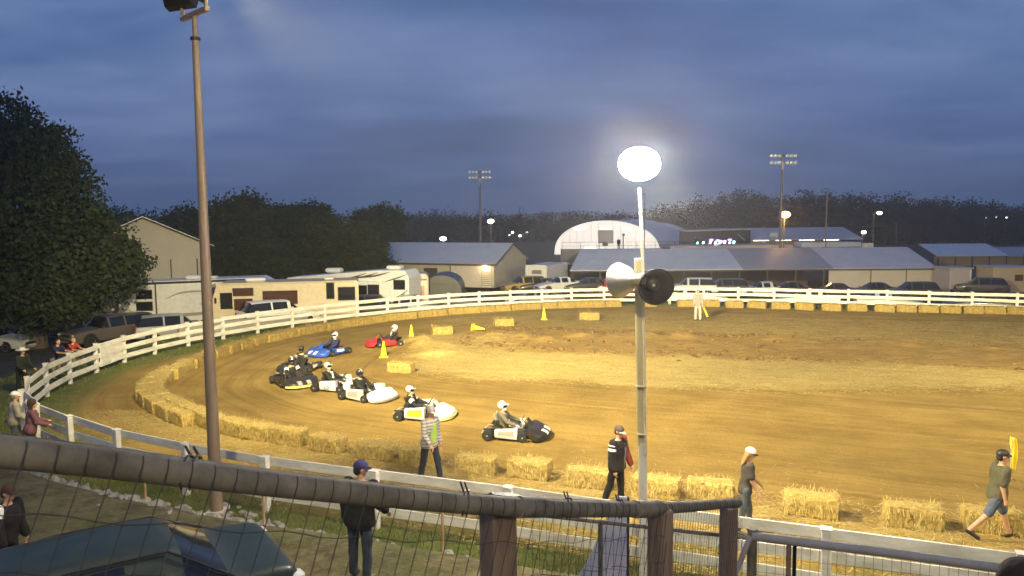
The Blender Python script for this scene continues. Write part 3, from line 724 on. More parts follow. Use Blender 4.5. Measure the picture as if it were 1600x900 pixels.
# man in the black jacket
b = Body(1.74, .06, ((.06,.05,.06),(-.22,.12,.06)), ((.18,.14,.25,.05),(-.05,.16,.3,.12)), hyaw=-.05, hpitch=.25, width=1.14)
p = person('walking man in black racing jacket with a dark red left sleeve', 2.13, 15.4, R(-38), b)
trousers(b, p, 'trousers', cloth('black_cloth', (.012,.012,.013)), .018)
jk = garment(b, p, 'jacket', cloth('black_jacket', (.011,.010,.011)), .044, sleeves=.97, which=(1,), t0=-.13, flare=.05, arm_inf=.036)
mb = MB(); b.arms(mb, .032, .97, (0,)); q = MB()
_mp(jk, 'sleeve', mb, .011, cloth('dark_red', (.16,.02,.018)), 2)
mb = MB(); secs = []
for t, w, d in ((-.08,.022,.145),(.1,.028,.150),(.25,.028,.160),(.36,.03,.160),(.46,.025,.12)):
    c = b.pel+b.up*t*b.k+b.Y*.03; secs.append([c+b.F*(d-.01)+b.Y*w, c+b.F*(d+.014)+b.Y*w*.6, c+b.F*(d+.014)-b.Y*w*.6, c+b.F*(d-.01)-b.Y*w, c+b.F*.05])
mb.loft(secs).build('shirt_front', cloth('grey_shirt', (.16,.15,.16)), p, smooth=60)
sh, el, wr, d = b.arm[1]
for t in (.12,.36,.46):
    c = sh.lerp(el, t); mb = MB().tube([c-(el-sh)*.035, c+(el-sh)*.035], .089-.004*t, 14); mb.build('stripe', cloth('white_cloth', (.75,.74,.72), .1), jk, smooth=50)
hair_part(b, p, cloth('dark_hair', (.025,.018,.014)), vol=-.006); cap_part(b, p, cloth('brown_cap', (.07,.055,.05)), cloth('pale_brim', (.45,.42,.40))); shoes(b, p, M['plastic_black'])
# long-haired walker in the white cap
b = Body(1.66, .10, ((.22,.14,.03),(-.12,.10,.03)), ((.25,.05,.55,.0),(.10,.10,.42,.0)), hpitch=.35, width=.92)
p = person('long-haired walker in white cap, dark tee and jeans', 4.4, 14.15, R(-6), b)
trousers(b, p, 'jeans', cloth('jeans', (.075,.09,.115)), .012)
garment(b, p, 'tee_shirt', cloth('charcoal_tee', (.055,.047,.043)), .018, sleeves=.36, t0=-.13, flare=.05, arm_inf=.03)
mb = MB(); b.torso(mb, .024, -.13, .01, .04); _mp(p, 'tied_jacket', mb, .011, cloth('dark_tied', (.035,.03,.03)), 2)
hair_part(b, p, cloth('blond_hair', (.30,.19,.07)), long=True); c_ = cap_part(b, p, cloth('white_cap', (.72,.68,.66), .08), cloth('black_brim', (.02,.02,.02))); shoes(b, p, cloth('grey_shoe', (.12,.12,.12)))
# flag carrier
b = Body(1.74, .10, ((.42,.15,.04),(-.50,.28,.04)), ((-.15,.12,1.75,.0),(-.25,.12,.45,.0)), hpitch=.05)
p = person('striding flag carrier in black cap, olive shirt and denim shorts', 8.93, 13.75, R(-8), b)
trousers(b, p, 'shorts', cloth('denim_shorts', (.085,.11,.17)), .024, .46)
garment(b, p, 'shirt', cloth('olive_shirt', (.085,.082,.05)), .03, sleeves=.42, t0=-.13, flare=.12, arm_inf=.034)
hair_part(b, p, cloth('dark_hair', (.025,.018,.014)), vol=-.004); cap_part(b, p, M['plastic_black']); shoes(b, p, M['plastic_black'])
hand = Matrix.Rotation(R(-8),4,'Z') @ (b.arm[0][2]+b.arm[0][3]*.07); hx, hy, hz = hand.x+8.93, hand.y+13.75, hand.z+p.location.z
def flag(label, base, top, cw, ch, sd, lean_c):
    f = thing('flag', label, 'flag', base, 0, None); d = Vector(top)-Vector(base)
    MB().tube([(0,0,-.12), d*.5, d], .011, 8).build('stick', M['pole_wood'], f)
    P = []; F = []; nu, nv = 8, 12
    for j in range(nv+1):
        for i in range(nu+1):
            u_, v_ = i/nu, j/nv; o_ = d*(1-v_*ch/d.length)
            P.append(o_ + Vector((lean_c[0]*u_*cw, lean_c[1]*u_*cw+.05*math.sin(u_*9+v_*4+sd), lean_c[2]*u_*cw-.02*u_))+Vector((0,.012*math.sin(v_*7+sd),0)))
    for j in range(nv):
        for i in range(nu): F.append((j*(nu+1)+i, j*(nu+1)+i+1, (j+1)*(nu+1)+i+1, (j+1)*(nu+1)+i))
    mb = MB().add(P, F); o = mb.build('cloth', M['yellow_cloth'], f, smooth=True); md = o.modifiers.new('thick', 'SOLIDIFY'); md.thickness = .004
    return f
flag('yellow flag held upright by the flag carrier at the right edge', (hx,hy,hz), (hx+.02,hy+.05,hz+.78), .26, .62, 1., (.6,.4,-.25))
# far flagman in grey
b = Body(1.76, .0, ((.04,.04,.05),(-.02,.03,.05)), ((.15,.18,.35,.1),(.1,.2,.3,.1)))
p = person('flagman in light grey overalls standing out in the infield', 10.5, 43.1, R(-100), b, vox=.016)
trousers(b, p, 'trousers', cloth('pale_grey_trousers', (.36,.33,.31)), .026, vox=.016); garment(b, p, 'shirt', cloth('grey_shirt_far', (.24,.22,.21)), .032, .016, sleeves=.95); hair_part(b, p, cloth('dark_hair', (.02,.02,.02))); shoes(b, p, M['plastic_black'], .014)
hd = b.arm[0][2]+b.arm[0][3]*.07; hw = Matrix.Rotation(R(-100),3,'Z') @ hd
flag('rolled yellow flag held low by the infield flagman', (10.5+hw.x, 43.1+hw.y, p.location.z+hw.z), (10.5+hw.x+.22, 43.1+hw.y-.1, p.location.z+hw.z-.62), .18, .55, 2., (.5,.3,.2))
# man with his back turned in front of the stand
b = Body(1.67, .10, ((.03,.03,.06),(-.05,.05,.06)), ((-.05,.18,.2,.05),(.12,.24,.75,.1)), hyaw=-.75, hpitch=.2, width=1.08)
p = person('standing man seen from behind in black jacket and blue cap', -2.12, 10.2, R(72), b, vox=.01)
trousers(b, p, 'jeans', cloth('blue_jeans', (.035,.045,.065)), .018); garment(b, p, 'jacket', cloth('black_coat', (.010,.0095,.0095)), .05, sleeves=.95, t0=-.13, flare=.10, arm_inf=.036)
mb = MB(); b.torso(mb, .058, .40, .52); _mp(p, 'collar', mb, .01, cloth('tan_collar', (.22,.17,.13)), 2)
hair_part(b, p, cloth('dark_hair', (.025,.018,.014)), vol=-.004); cap_part(b, p, cloth('navy_cap', (.03,.03,.12))); shoes(b, p, M['plastic_black'])
# person beyond the green car
b = Body(1.50, .15, ((.05,.05),(-.05,.05)), ((.05,.08,.2),(.05,.08,.2)), hyaw=.0, hpitch=.15)
p = person('person in dark red cap and black jacket beyond the green car', -6.82, 9.95, R(-10), b)
trousers(b, p, 'trousers', cloth('black_cloth', (.012,.012,.013))); garment(b, p, 'jacket', cloth('black_jacket', (.011,.010,.011)), .034, sleeves=.97)
mb = MB(); b.arms(mb, .035, .36, (1,)); _mp(p, 'sleeve_panel', mb, .011, cloth('white_cloth', (.75,.74,.72), .1), 2)
hair_part(b, p, cloth('dark_hair', (.025,.018,.014))); cap_part(b, p, cloth('maroon_cap', (.055,.022,.022))); shoes(b, p, M['plastic_black'])
# brown-haired head at the lower right, standing one step down in the stand
b = Body(1.68, .0, ((.02,.02),(-.02,.02)), ((0,.1,.2),(0,.1,.2)), hyaw=.3)
p = person('spectator with bushy brown hair at the bottom right corner', 2.06, 3.0, R(80), b, z=2.98, vox=.009)
hair_part(b, p, cloth('brown_hair', (.055,.035,.022)), long=True, vol=.014); garment(b, p, 'jacket', cloth('black_jacket', (.011,.010,.011)), .03, sleeves=.97); trousers(b, p, 'trousers', cloth('black_cloth', (.012,.012,.013)))
# spectators outside the west bend
b = Body(1.62, .42, ((.28,.2),(.1,.1)), ((.8,.1,.75,.1),(.8,.1,.75,.1)), hpitch=-.1)
p = person('boy in navy tee leaning with folded arms on the white fence', -17.35, 28.7, R(-15), b, vox=.014)
trousers(b, p, 'trousers', cloth('khaki', (.20,.17,.12)), vox=.014); garment(b, p, 'tee_shirt', cloth('navy_tee', (.012,.016,.055)), .022, .014, sleeves=.38); hair_part(b, p, cloth('dark_hair', (.025,.018,.014))); shoes(b, p, M['plastic_black'], .014)
b = Body(1.50, .40, ((.28,.2),(.1,.1)), ((.8,.1,.75,.1),(.8,.1,.75,.1)), hpitch=-.1)
p = person('fair-haired child in red tee leaning on the white fence', -17.35, 29.75, R(-15), b, vox=.014)
trousers(b, p, 'trousers', cloth('khaki', (.20,.17,.12)), vox=.014); garment(b, p, 'tee_shirt', cloth('red_tee', (.33,.035,.02)), .022, .014, sleeves=.38); hair_part(b, p, cloth('blond_hair', (.30,.19,.07))); shoes(b, p, M['plastic_black'], .014)
b = Body(1.66, .22, ((.1,.1),(-.05,.05)), ((.25,.12,.8,.12),(.25,.12,.8,.12)))
p = person('spectator in wide white hat and dark coat behind the fence bend', -16.95, 26.1, R(-20), b, vox=.014)
trousers(b, p, 'trousers', cloth('black_cloth', (.012,.012,.013)), vox=.014); garment(b, p, 'coat', cloth('dark_green_coat', (.018,.024,.018)), .04, .014, sleeves=.97); shoes(b, p, M['plastic_black'], .014)
mb = MB(); mb.lathe([(.002,.13),(.07,.125),(.098,.09),(.105,.045),(.19,.03),(.21,.045),(.20,.028),(.10,.03)], 20, tuple(b.head+Vector((0,0,.015)))); mb.build('hat', cloth('straw_white', (.66,.62,.50), .1), p, smooth=50)
b = Body(1.60, .16, ((.05,.05),(-.05,.05)), ((.30,.12,1.0,.15),(.25,.12,.95,.15)), hpitch=-.05, hyaw=-.35, width=.95)
p = person('brown-haired woman in mauve jacket holding the near fence rail', -12.05, 18.75, R(35), b, vox=.012)
trousers(b, p, 'trousers', cloth('black_cloth', (.012,.012,.013))); garment(b, p, 'jacket', cloth('mauve_jacket', (.17,.075,.085)), .036, .012, sleeves=.97, flare=.08); hair_part(b, p, cloth('brown_hair', (.055,.035,.022)), long=True, vol=.02); shoes(b, p, M['plastic_black'])
b = Body(1.66, .12, ((.05,.05),(-.05,.05)), ((.1,.12,.8,.15),(.1,.12,.9,.15)), hpitch=.1)
p = person('spectator in white cap and pale jacket beside the woman in mauve', -12.85, 19.35, R(40), b, vox=.014)
trousers(b, p, 'trousers', cloth('jeans', (.075,.09,.115)), vox=.014); garment(b, p, 'jacket', cloth('pale_jacket', (.34,.30,.24)), .036, .014, sleeves=.97); hair_part(b, p, cloth('grey_hair', (.22,.20,.18))); cap_part(b, p, cloth('white_cap', (.72,.68,.66), .08)); shoes(b, p, M['plastic_black'])

# ------------------------------------------------------------------ karts and their drivers
def paint(n, c, rough=.3):
    if n not in M: M[n] = mat(n, c, max(rough,.36), 0, col2=tuple(x*.78+y for x, y in zip(c, (.022,.016,.008))), vscale=4, coat=.15, bump=.05, bscale=40)
    return M[n]
def kart(label, x, y, yaw, nose_m, pod_m, lip_m=None, seat_m=None, panel=None, number=None, slab=False, steer=.12, number_plate=None):
    k = thing('racing_kart', label, 'kart', (x,y,gz(x,y)), yaw, 'racing karts on the dirt track')
    lip_m = lip_m or M['plastic_black']
    # floor, rails
    mb = MB().bbox((.02,0,.075), (1.35,.62,.03), .01)
    for sg in (1,-1): mb.tube([(-.78,sg*.30,.09),(.5,sg*.32,.09),(.72,sg*.2,.09)], .016, 8)
    mb.tube([(-.64,-.60,.14),(-.64,.60,.14)], .018, 8); mb.build('chassis', M['black_metal'], k, smooth=40)
    # nose fairing: full width, rounded in plan, sloping back to the dash
    secs = []
    for i in range(17):
        t = -1+i/8; yv = t*.62; xf = .96-.26*abs(t)**3.4; top = .335-.03*t**4; xr = .40+.06*t*t
        secs.append([(xf-.05,yv,.06),(xf,yv,.11),(xf-.0,yv,.165),(xf-.05,yv,.215),(xf-.17,yv,.262),((xf+xr)/2-.03,yv,top-.025),(xr,yv,top+.01),(xr,yv,.20),(xr+.1,yv,.08)])
    MB().loft(secs).build('nose_fairing', nose_m, k, smooth=45)
    secs = []
    for i in range(17):
        t = -1+i/8; yv = t*.628; xf = .975-.26*abs(t)**3.4
        secs.append([(xf-.06,yv,.045),(xf+.012,yv,.055),(xf+.018,yv,.125),(xf-.03,yv,.13)])
    MB().loft(secs).build('nose_lip', lip_m, k, smooth=45)
    # side pods
    for sg in (1,-1):
        secs = []
        for i in range(9):
            t = i/8; xv = -.44+t*.62; o = .66-.04*(1-t)**2; w = .20; h = (.37 if slab else .30)+.05*t; z0 = .07+.03*(1-t)
            secs.append([(xv,sg*(o-w),z0),(xv,sg*(o-.03),z0),(xv,sg*o,z0+.06),(xv,sg*(o-.01),h-.03),(xv,sg*(o-.05),h),(xv,sg*(o-w),h-.01)])
        pod = MB().loft(secs).build('side_pod', pod_m, k, smooth=40)
        if panel is not None:
            secs = []
            for xv in (-.34,-.12,.10):
                t = (xv+.44)/.62; o = .66-.04*(1-t)**2+.004; h = (.37 if slab else .30)+.05*t
                secs.append([(xv,sg*(o-.002),.17),(xv,sg*(o+.004),.17),(xv,sg*(o-.004),h-.04),(xv,sg*(o-.012),h-.04)])
            MB().loft(secs).build('panel', panel, pod)
        if number and sg == -1:
            cu = bpy.data.curves.new('n','FONT'); cu.body = number; cu.size = .24; cu.extrude = .003
            to = bpy.data.objects.new('n', cu); COL.objects.link(to); me = bpy.data.meshes.new_from_object(to.evaluated_get(bpy.context.evaluated_depsgraph_get()))
            bpy.data.objects.remove(to); me.materials.clear(); me.materials.append(paint('number_blue', (.16,.17,.42)))
            n_ = link('number_decal', me, pod); n_.location = (-.28,-.672,.14); n_.rotation_euler = (R(86),0,0)
    # wheels
    for (wx, wy, r, w, st) in ((-.64,.56,.145,.22,0),(-.64,-.56,.145,.22,0),(.32,.585,.13,.14,steer),(.32,-.585,.13,.14,steer)):
        wh = thing('wheel', None, None, (wx,wy,r+.002), st); wh.parent = k
        MB().lathe([(r*.55,-w/2),(r*.9,-w/2),(r,-w*.36),(r,w*.36),(r*.9,w/2),(r*.55,w/2)], 22, axis='Y').build('tyre', M['rubber'], wh, smooth=40)
        MB().lathe([(.02,-w*.52),(r*.5,-w*.40),(r*.56,-w*.51),(r*.56,w*.51),(r*.5,w*.40),(.02,w*.52)], 16, axis='Y').build('rim', M['rim'], wh, smooth=40)
    mb = MB()
    for yv, w in (((-.17,.16),(.17,.16)) if number_plate else ()):
        secs = []
        for yy in (yv-w/2, yv+w/2):
            t = yy/.62; xf = .96-.26*abs(t)**3.4
            secs.append([(xf+.004,yy,.145),(xf+.006,yy,.168),(xf-.044,yy,.222),(xf-.165,yy,.269),(xf-.17,yy,.258),(xf-.05,yy,.21),(xf-.004,yy,.160)])
        mb.loft(secs)
    if number_plate: 
        for q in (0,1): 
            m2 = MB(); m2.v = mb.v[q*14:(q+1)*14]; m2.f = [tuple(i-q*14 for i in f) for f in mb.f[q*len(mb.f)//2:(q+1)*len(mb.f)//2]]; m2.mi = [0]*len(m2.f); m2.build('nose_panel', number_plate, k)
    # mud thrown along the lower edges of floor and pods
    # seat, wheel, engine, bumper, nerf rails
    secs = []
    for xx, z0, hw in ((.02,.12,.15),(-.2,.10,.18),(-.36,.16,.19),(-.46,.34,.19),(-.55,.56,.17)):
        secs.append([(xx,-hw,z0+.10),(xx-.02,-hw*.9,z0),(xx-.03,hw*.9,z0),(xx,hw,z0+.10),(xx+.035,hw*.85,z0+.05),(xx+.035,-hw*.85,z0+.05)])
    MB().loft(secs).build('seat', seat_m or M['plastic_black'], k, smooth=50)
    st = Matrix.Rotation(R(-55),3,'Y'); mb = MB(); c = Vector((.20,0,.47))
    mb.tube([c+st@Vector((.13*math.cos(a*PI/8),.13*math.sin(a*PI/8),0)) for a in range(17)], .014, 8)
    for a in (0,2.1,4.2): mb.tube([c, c+st@Vector((.13*math.cos(a),.13*math.sin(a),0))], .01, 6)
    mb.tube([c,(.52,0,.16)], .014, 8); mb.build('steering_wheel', M['plastic_black'], k, smooth=50)
    MB().loft([[(.52,-.13,.30),(.52,.13,.30),(.50,.13,.28),(.50,-.13,.28)],[(.36,-.10,.52),(.36,.10,.52),(.34,.10,.50),(.34,-.10,.50)]]).build('steering_fairing', nose_m, k)
    mb = MB().bbox((-.42,-.34,.24), (.26,.20,.24), .02); mb.lathe([(.06,0),(.06,.14),(.05,.16)], 14, (-.42,-.34,.34)); mb.tube([(-.40,-.40,.32),(-.55,-.50,.30),(-.78,-.46,.28)], .028, 10); mb.build('engine', M['black_metal'], k, smooth=40)
    MB().tube([(-.72,-.46,.13),(-.84,-.40,.16),(-.86,0,.17),(-.84,.40,.16),(-.72,.46,.13)], .02, 8).build('rear_bumper', M['galv'], k, smooth=50)
    return k
def driver(label, kx, ky, yaw, suit, helmet_m, visor=True, glove=None, lean=-.22, hyaw=0., chest=None, neckm=None, stripe=None, hstripe=None):
    b = Body(1.66, lean, ((1.28,.52,.18),(1.28,.50,.18)), ((.75,.30,.55,.12),(.75,.30,.55,.12)), hpitch=.12, hyaw=hyaw, seat=.165, feet=(1.1,1.1))
    fw = Matrix.Rotation(yaw,3,'Z') @ Vector((-.30,0,0))
    p = thing('person', label, 'person', (kx+fw.x, ky+fw.y, gz(kx,ky)+.005), yaw, 'kart drivers')
    mb = MB(); b.skin(mb, hands=False); _mp(p, 'body', mb, .018, M['skin'], 1)
    mb = MB(); b.torso(mb, .026, -.13, .50); b.arms(mb, .022, .97); b.legs(mb, .020, .98); s_ = _mp(p, 'race_suit', mb, .015, suit, 2)
    for i in (0,1):
        mb = MB(); b.hands(mb, .75, (i,)); _mp(p, 'glove', mb, .011, glove or M['plastic_black'], 1)
    shoes(b, p, M['plastic_black'], .014)
    if stripe:
        for i in (0,1):
            sh, el, wr, d = b.arm[i]; MB().tube([sh.lerp(el,.25), sh.lerp(el,.62)], .083, 12).build('shoulder_patch', stripe, s_, smooth=50)
    if chest:
        mb = MB(); secs = []
        for t, w in ((.05,.07),(.2,.09),(.36,.10),(.46,.07)):
            c = b.pel+b.up*t*b.k; secs.append([c+b.F*.10+b.Y*w, c+b.F*.150+b.Y*w*.6, c+b.F*.155-b.Y*w*.6, c+b.F*.10-b.Y*w])
        mb.loft(secs).build('chest_panel', chest, s_, smooth=60)
    h = MB(); k = b.k
    h.ell(b.H(-.008,0,.03), (.142*k,.122*k,.138*k), 24, 16, b.hr); h.ell(b.H(.055,0,-.075), (.085*k,.085*k,.07*k), 18, 10, b.hr)
    he = _mp(p, 'helmet', h, .010, helmet_m, 2)
    q = MB(); secs = []
    for i in range(13):
        a = R(-68+136*i/12); cx, sy = math.cos(a), math.sin(a)
        row = []
        for rr, z in ((.146,.065),(.150,.03),(.146,-.012),(.135,-.012),(.135,.065)): row.append(b.H(-.008+rr*cx, rr*.87*sy, z))
        secs.append(row)
    q.loft(secs).build('visor', M['glass'], he, smooth=50)
    if hstripe:
        q = MB(); secs = []
        for i in range(15):
            a = R(25+125*i/14); c0, s0 = math.cos(a), math.sin(a); secs.append([b.H(-.008+.139*c0, -.028, .03+.135*s0), b.H(-.008+.147*c0, -.028, .03+.143*s0), b.H(-.008+.147*c0, .028, .03+.143*s0), b.H(-.008+.139*c0, .028, .03+.135*s0)])
        q.loft(secs).build('helmet_stripe', hstripe, he, smooth=50)
    q = MB(); secs = []
    for i in range(9):
        t = -1+i/4; x0 = .135*math.sqrt(1-(t*.75)**2); secs.append([b.H(x0-.02,t*.095,.085),b.H(x0+.055*(1-t*t*.6),t*.095,.082),b.H(x0+.055*(1-t*t*.6),t*.095,.074),b.H(x0-.02,t*.095,.072)])
    q.loft(secs).build('visor_peak', helmet_m, he, smooth=50)
    return p
white = paint('white_body', (.74,.73,.70)); black = paint('black_body', (.015,.015,.016)); red = paint('red_body', (.42,.015,.02)); blue = paint('blue_body', (.015,.07,.42))
yel = paint('yellow_body', (.80,.62,.03)); lemon = paint('lemon_lip', (.74,.70,.26)); grey = paint('grey_body', (.30,.29,.28))
hel_w = paint('white_helmet', (.78,.76,.70), .2); hel_b = paint('black_helmet', (.02,.02,.022), .2); hel_s = paint('silver_helmet', (.45,.44,.43), .25)
sb = cloth('black_suit', (.016,.016,.018)); sgr = cloth('grey_suit', (.13,.115,.09)); wc = cloth('white_cloth', (.75,.74,.72), .1)
KY = R(-12)
kart('black-nosed kart with white side pods leading the pack', .05, 20.75, KY, black, white, M['plastic_black'], grey, grey, number_plate=white)
driver('driver in cream helmet and drab suit steering the leading black-nosed kart', .05, 20.75, KY, sgr, hel_w, glove=wc, lean=-.1, hstripe=paint('rust_stripe', (.25,.06,.03)))
kart('white kart with yellow side panel behind the plaid shirt man', -2.72, 22.95, R(-8), white, white, lemon, None, yel, slab=True)
driver('driver in black and white helmet in the white kart with yellow panel', -2.72, 22.95, R(-8), sb, hel_s, chest=None, stripe=wc, hstripe=hel_b)
kart('clean white kart third in line with grey lower lip', -4.85, 25.35, R(-30), white, white, grey, None, grey, slab=True)
driver('driver in dark helmet in the third, clean white kart', -4.85, 25.35, R(-30), sb, hel_b, stripe=None, lean=-.15, hstripe=grey)
kart('white kart with faded blue number on its side, half hidden', -6.15, 26.75, R(-14), white, white, lemon, None, None, '26', slab=True)
driver('driver in silver helmet in the half hidden numbered white kart', -6.15, 26.75, R(-14), sb, hel_s, chest=wc, hstripe=hel_b)
kart('black kart with lemon yellow lip at the outside of the bend', -7.95, 27.55, R(-52), black, black, lemon, number_plate=grey)
driver('driver leaning in the lemon-lipped black kart', -7.95, 27.55, R(-52), sb, hel_b, stripe=wc, lean=.05, hstripe=white)
kart('all black kart just behind the lemon-lipped kart', -8.45, 29.9, R(-100), black, black, grey, None, white)
driver('driver in black suit in the all black kart', -8.45, 29.9, R(-100), sb, hel_b, stripe=cloth('grey_patch', (.2,.2,.2)), lean=0.)
kart('bright blue kart entering the bend', -8.15, 33.6, R(-125), blue, blue, blue, None, white, number_plate=white)
driver('driver in white and blue helmet in the blue kart', -8.15, 33.6, R(-125), cloth('navy_suit', (.02,.025,.09)), hel_w, hstripe=blue)
kart('red kart last in line behind the cones', -5.95, 35.75, R(-168), red, red, red)
driver('driver in plain white helmet in the red kart', -5.95, 35.75, R(-168), sb, hel_w, chest=wc)

# ------------------------------------------------------------------ light poles and the horn pole in front
def floodhead(parent, c, yaw, tilt, on=True, s=1., e_mat=None):
    h = thing('floodlight_head', None, None, c, yaw); h.parent = parent; h.rotation_euler = (0, tilt, yaw)
    MB().loft([[(-.26*s,-.16*s,-.14*s),(-.26*s,.16*s,-.14*s),(-.26*s,.16*s,.14*s),(-.26*s,-.16*s,.14*s)],[(.0,-.30*s,-.25*s),(.0,.30*s,-.25*s),(.0,.30*s,.25*s),(.0,-.30*s,.25*s)],[(.12*s,-.31*s,-.26*s),(.12*s,.31*s,-.26*s),(.12*s,.31*s,.26*s),(.12*s,-.31*s,.26*s)]]).build('housing', M['black_metal'], h)
    MB().bbox((.124*s,0,0), (.012,.56*s,.46*s), .003).build('lens', e_mat or M['lens_on'], h)
    return h
M['lens_on'] = emis('lens_on', (1,.86,.62), 60)
M['lens_off'] = mat('lens_off', (.75,.76,.78), .15, .2)
def spot(name, loc, target, energy, size, col, blend=1., rad=.25, kind='SPOT'):
    l = bpy.data.lights.new(name, kind); l.energy = energy; l.color = col; l.shadow_soft_size = rad
    if kind == 'SPOT': l.spot_size = R(size); l.spot_blend = blend
    o = bpy.data.objects.new(name, l); COL.objects.link(o); o.location = loc
    d = Vector(target)-Vector(loc); o.rotation_euler = d.to_track_quat('-Z','Y').to_euler(); return o
LC = (1, .84, .43)
def track_pole(label, x, y, lean, bar, aims, zt=9.75):
    z0 = gz(x,y)-.1
    t = thing('light_pole', label, 'light pole', (x,y,z0)); h = zt-z0; tx, ty = lean
    MB().tube([(0,0,0),(tx*.5,ty*.5,h*.5),(tx*.97,ty*.97,h*.97)], [.128,.098,.064], 20).build('pole', M['steel_pole'], t, smooth=60)
    MB().lathe([(.085,-.03),(.095,-.02),(.095,.02),(.085,.03)], 18, (tx*.97,ty*.97,h*.97)).build('collar', M['black_metal'], t, smooth=40)
    MB().tube([(tx*.97,ty*.97,h*.97),(tx,ty,h+.12)], .05, 14).build('neck', M['steel_pole'], t, smooth=60)
    MB().bbox((0,0,.3), (.34,.34,.05), .01).build('base_plate', M['galv'], t)
    bx, by = bar; l = math.hypot(bx,by)
    MB().bbox((tx,ty,h+.16), (l,.09,.09), .01, rz=math.atan2(by,bx)).build('crossbar', M['steel_pole'], t)
    for s_, aim in zip((-1,1), aims):
        cx, cy = tx+s_*bx*.46, ty+s_*by*.46
        MB().tube([(cx,cy,h+.2),(cx,cy,h+.36)], .038, 10).build('bracket', M['steel_pole'], t, smooth=60)
        c = Vector((cx,cy,h+.66)); d = (Vector(aim)-(c+Vector((x,y,z0)))).normalized()
        yaw = math.atan2(d.y,d.x); til = -math.asin(d.z)
        floodhead(t, c, yaw, til, s=1.15)
    return t
LP1 = (-5.94,14.85)
track_pole('tall tapered brown steel light pole with dark floodlights at its top, left of centre', *LP1, (0.,.05), (.80,-.78), ((4,38,0),(16,26,0)))
def lamp_pair(px, py, z, aims, es):
    for a, e in zip(aims, es):
        c = Vector((px,py,z)); d = (Vector(a)-c).normalized(); spot('floodlight', c+d*.5, a, e[0], e[1], LC)

# horn loudspeaker pole
PX, PY = 2.16, 12.36; pz0 = gz(PX,PY)-.05
t = thing('speaker_pole', 'slender wood and pipe pole carrying two horn speakers and the glaring lamp', 'lamp pole', (PX,PY,pz0))
MB().bbox((-.01,0,1.15), (.135,.115,2.5), .015, ry=R(-.9)).build('painted_base', M['pole_white'], t)
MB().bbox((-.085,.0,3.88), (.125,.105,3.1), .015, ry=R(-1.3)).build('wood_post', M['pole_wood'], t)
MB().tube([(.005,-.085,2.2),(-.055,-.085,5.2),(-.115,-.03,6.55)], .024, 12).build('mast_pipe', M['galv'], t, smooth=60)
mb = MB()
for z in (2.55,3.35,4.9): mb.bbox((-.008-.020*z,-.03,z), (.14,.19,.018), .004)
mb.build('strap', M['galv'], t)
M['lamp_globe'] = emis('lamp_globe', (1,.88,.70), 950)
LZ = 6.88
for k, dx in enumerate((0.,)):
    c = (-.12+dx, -.03, LZ-pz0)
    h = MB().lathe([(.07,-.19),(.13,-.17),(.15,-.13),(.15,-.11),(.06,-.10)], 20, c).build('lamp_housing', M['alu'], t, smooth=50)
    MB().ell(c, (.33,.28,.265), 28, 18).build('lamp_bulb', M['lamp_globe'], h, smooth=True)
MB().tube([(-.30,-.03,LZ-pz0-.2),(-.12,-.03,LZ-pz0-.24),(.06,-.03,LZ-pz0-.2)], .03, 10).build('lamp_bracket', M['galv'], t, smooth=60)
def horn(c, d, m_in, m_out, label, roll=0):
    d = Vector(d).normalized(); q = d.to_track_quat('X','Z').to_matrix()
    o = thing('horn_speaker', label, 'horn speaker', c, 0, 'horn speakers on the pole'); o.rotation_euler = q.to_euler()
    pr = [(.075,-.20),(.082,-.14),(.11,-.10),(.17,-.03),(.225,.05),(.262,.13),(.279,.19),(.286,.205),(.286,.215)]
    MB().lathe(pr, 40, axis='X', cap=False).build('bell', m_out, o, smooth=60).data.materials.append(m_in)
    inn = [(.283,.216),(.272,.19),(.252,.12),(.213,.05),(.155,-.02),(.10,-.07),(.03,-.09)]
    b = MB().lathe(inn, 40, axis='X', cap=False).build('bell_inside', m_in, o, smooth=60)
    MB().lathe([(.277,.207),(.293,.207),(.296,.216),(.293,.226),(.278,.226)], 40, axis='X', cap=False).build('rim_ring', m_out, o, smooth=60)
    MB().lathe([(.105,-.05),(.105,.055),(.085,.085),(.03,.095)], 24, axis='X').build('phase_plug', m_in, o, smooth=50)
    MB().ell((.10,0,0), (.014,.026,.026), 14, 8).build('plug_cap', M['galv'], o, smooth=True)
    MB().lathe([(.03,-.33),(.085,-.32),(.09,-.30),(.09,-.22),(.075,-.19)], 24, axis='X').build('driver_unit', M['alu'], o, smooth=50)
    return o
horn((PX+.06,PY-.21,4.98), (.16,-.97,-.12), M['horn_dark'], M['horn_dark'], 'dark horn speaker on the pole, open mouth turned to the viewer')
horn((PX-.27,PY+.03,5.03), (-.60,.78,-.10), M['horn_dark'], M['alu'], 'shiny bare metal horn speaker on the pole, seen from its back')

# ------------------------------------------------------------------ grandstand handrail in the foreground
hr = thing('handrail', 'weathered pipe handrail with wire mesh sloping across the foreground', 'handrail', (0,2.2,4.0))
def rel(p): return (p[0]-0, p[1]-2.2, p[2]-4.0)
RP = [(-1.9,.42,6.10),(-1.3,.93,5.88),(-.89,1.30,5.70),(-.46,1.76,5.46),(0.,2.25,5.22),(.55,2.95,4.93)]
RQ = [(.55,2.95,4.93),(.83,3.5,4.72),(1.26,4.25,4.445),(1.29,4.31,4.425)]
MB().tube([rel(p) for p in catmull(RP,.12)], .030, 22).build('rail_pipe', M['old_pipe'], hr, smooth=60)
MB().tube([rel((a[0],a[1],a[2]+.004)) for a in RQ], .026, 20).build('rail_pipe', M['old_pipe'], hr, smooth=60)
MB().tube([rel((.46,2.83,4.978)), rel((.55,2.95,4.932)), rel((.585,3.02,4.907))], .0335, 20).build('pipe_coupling', M['old_pipe'], hr, smooth=60)
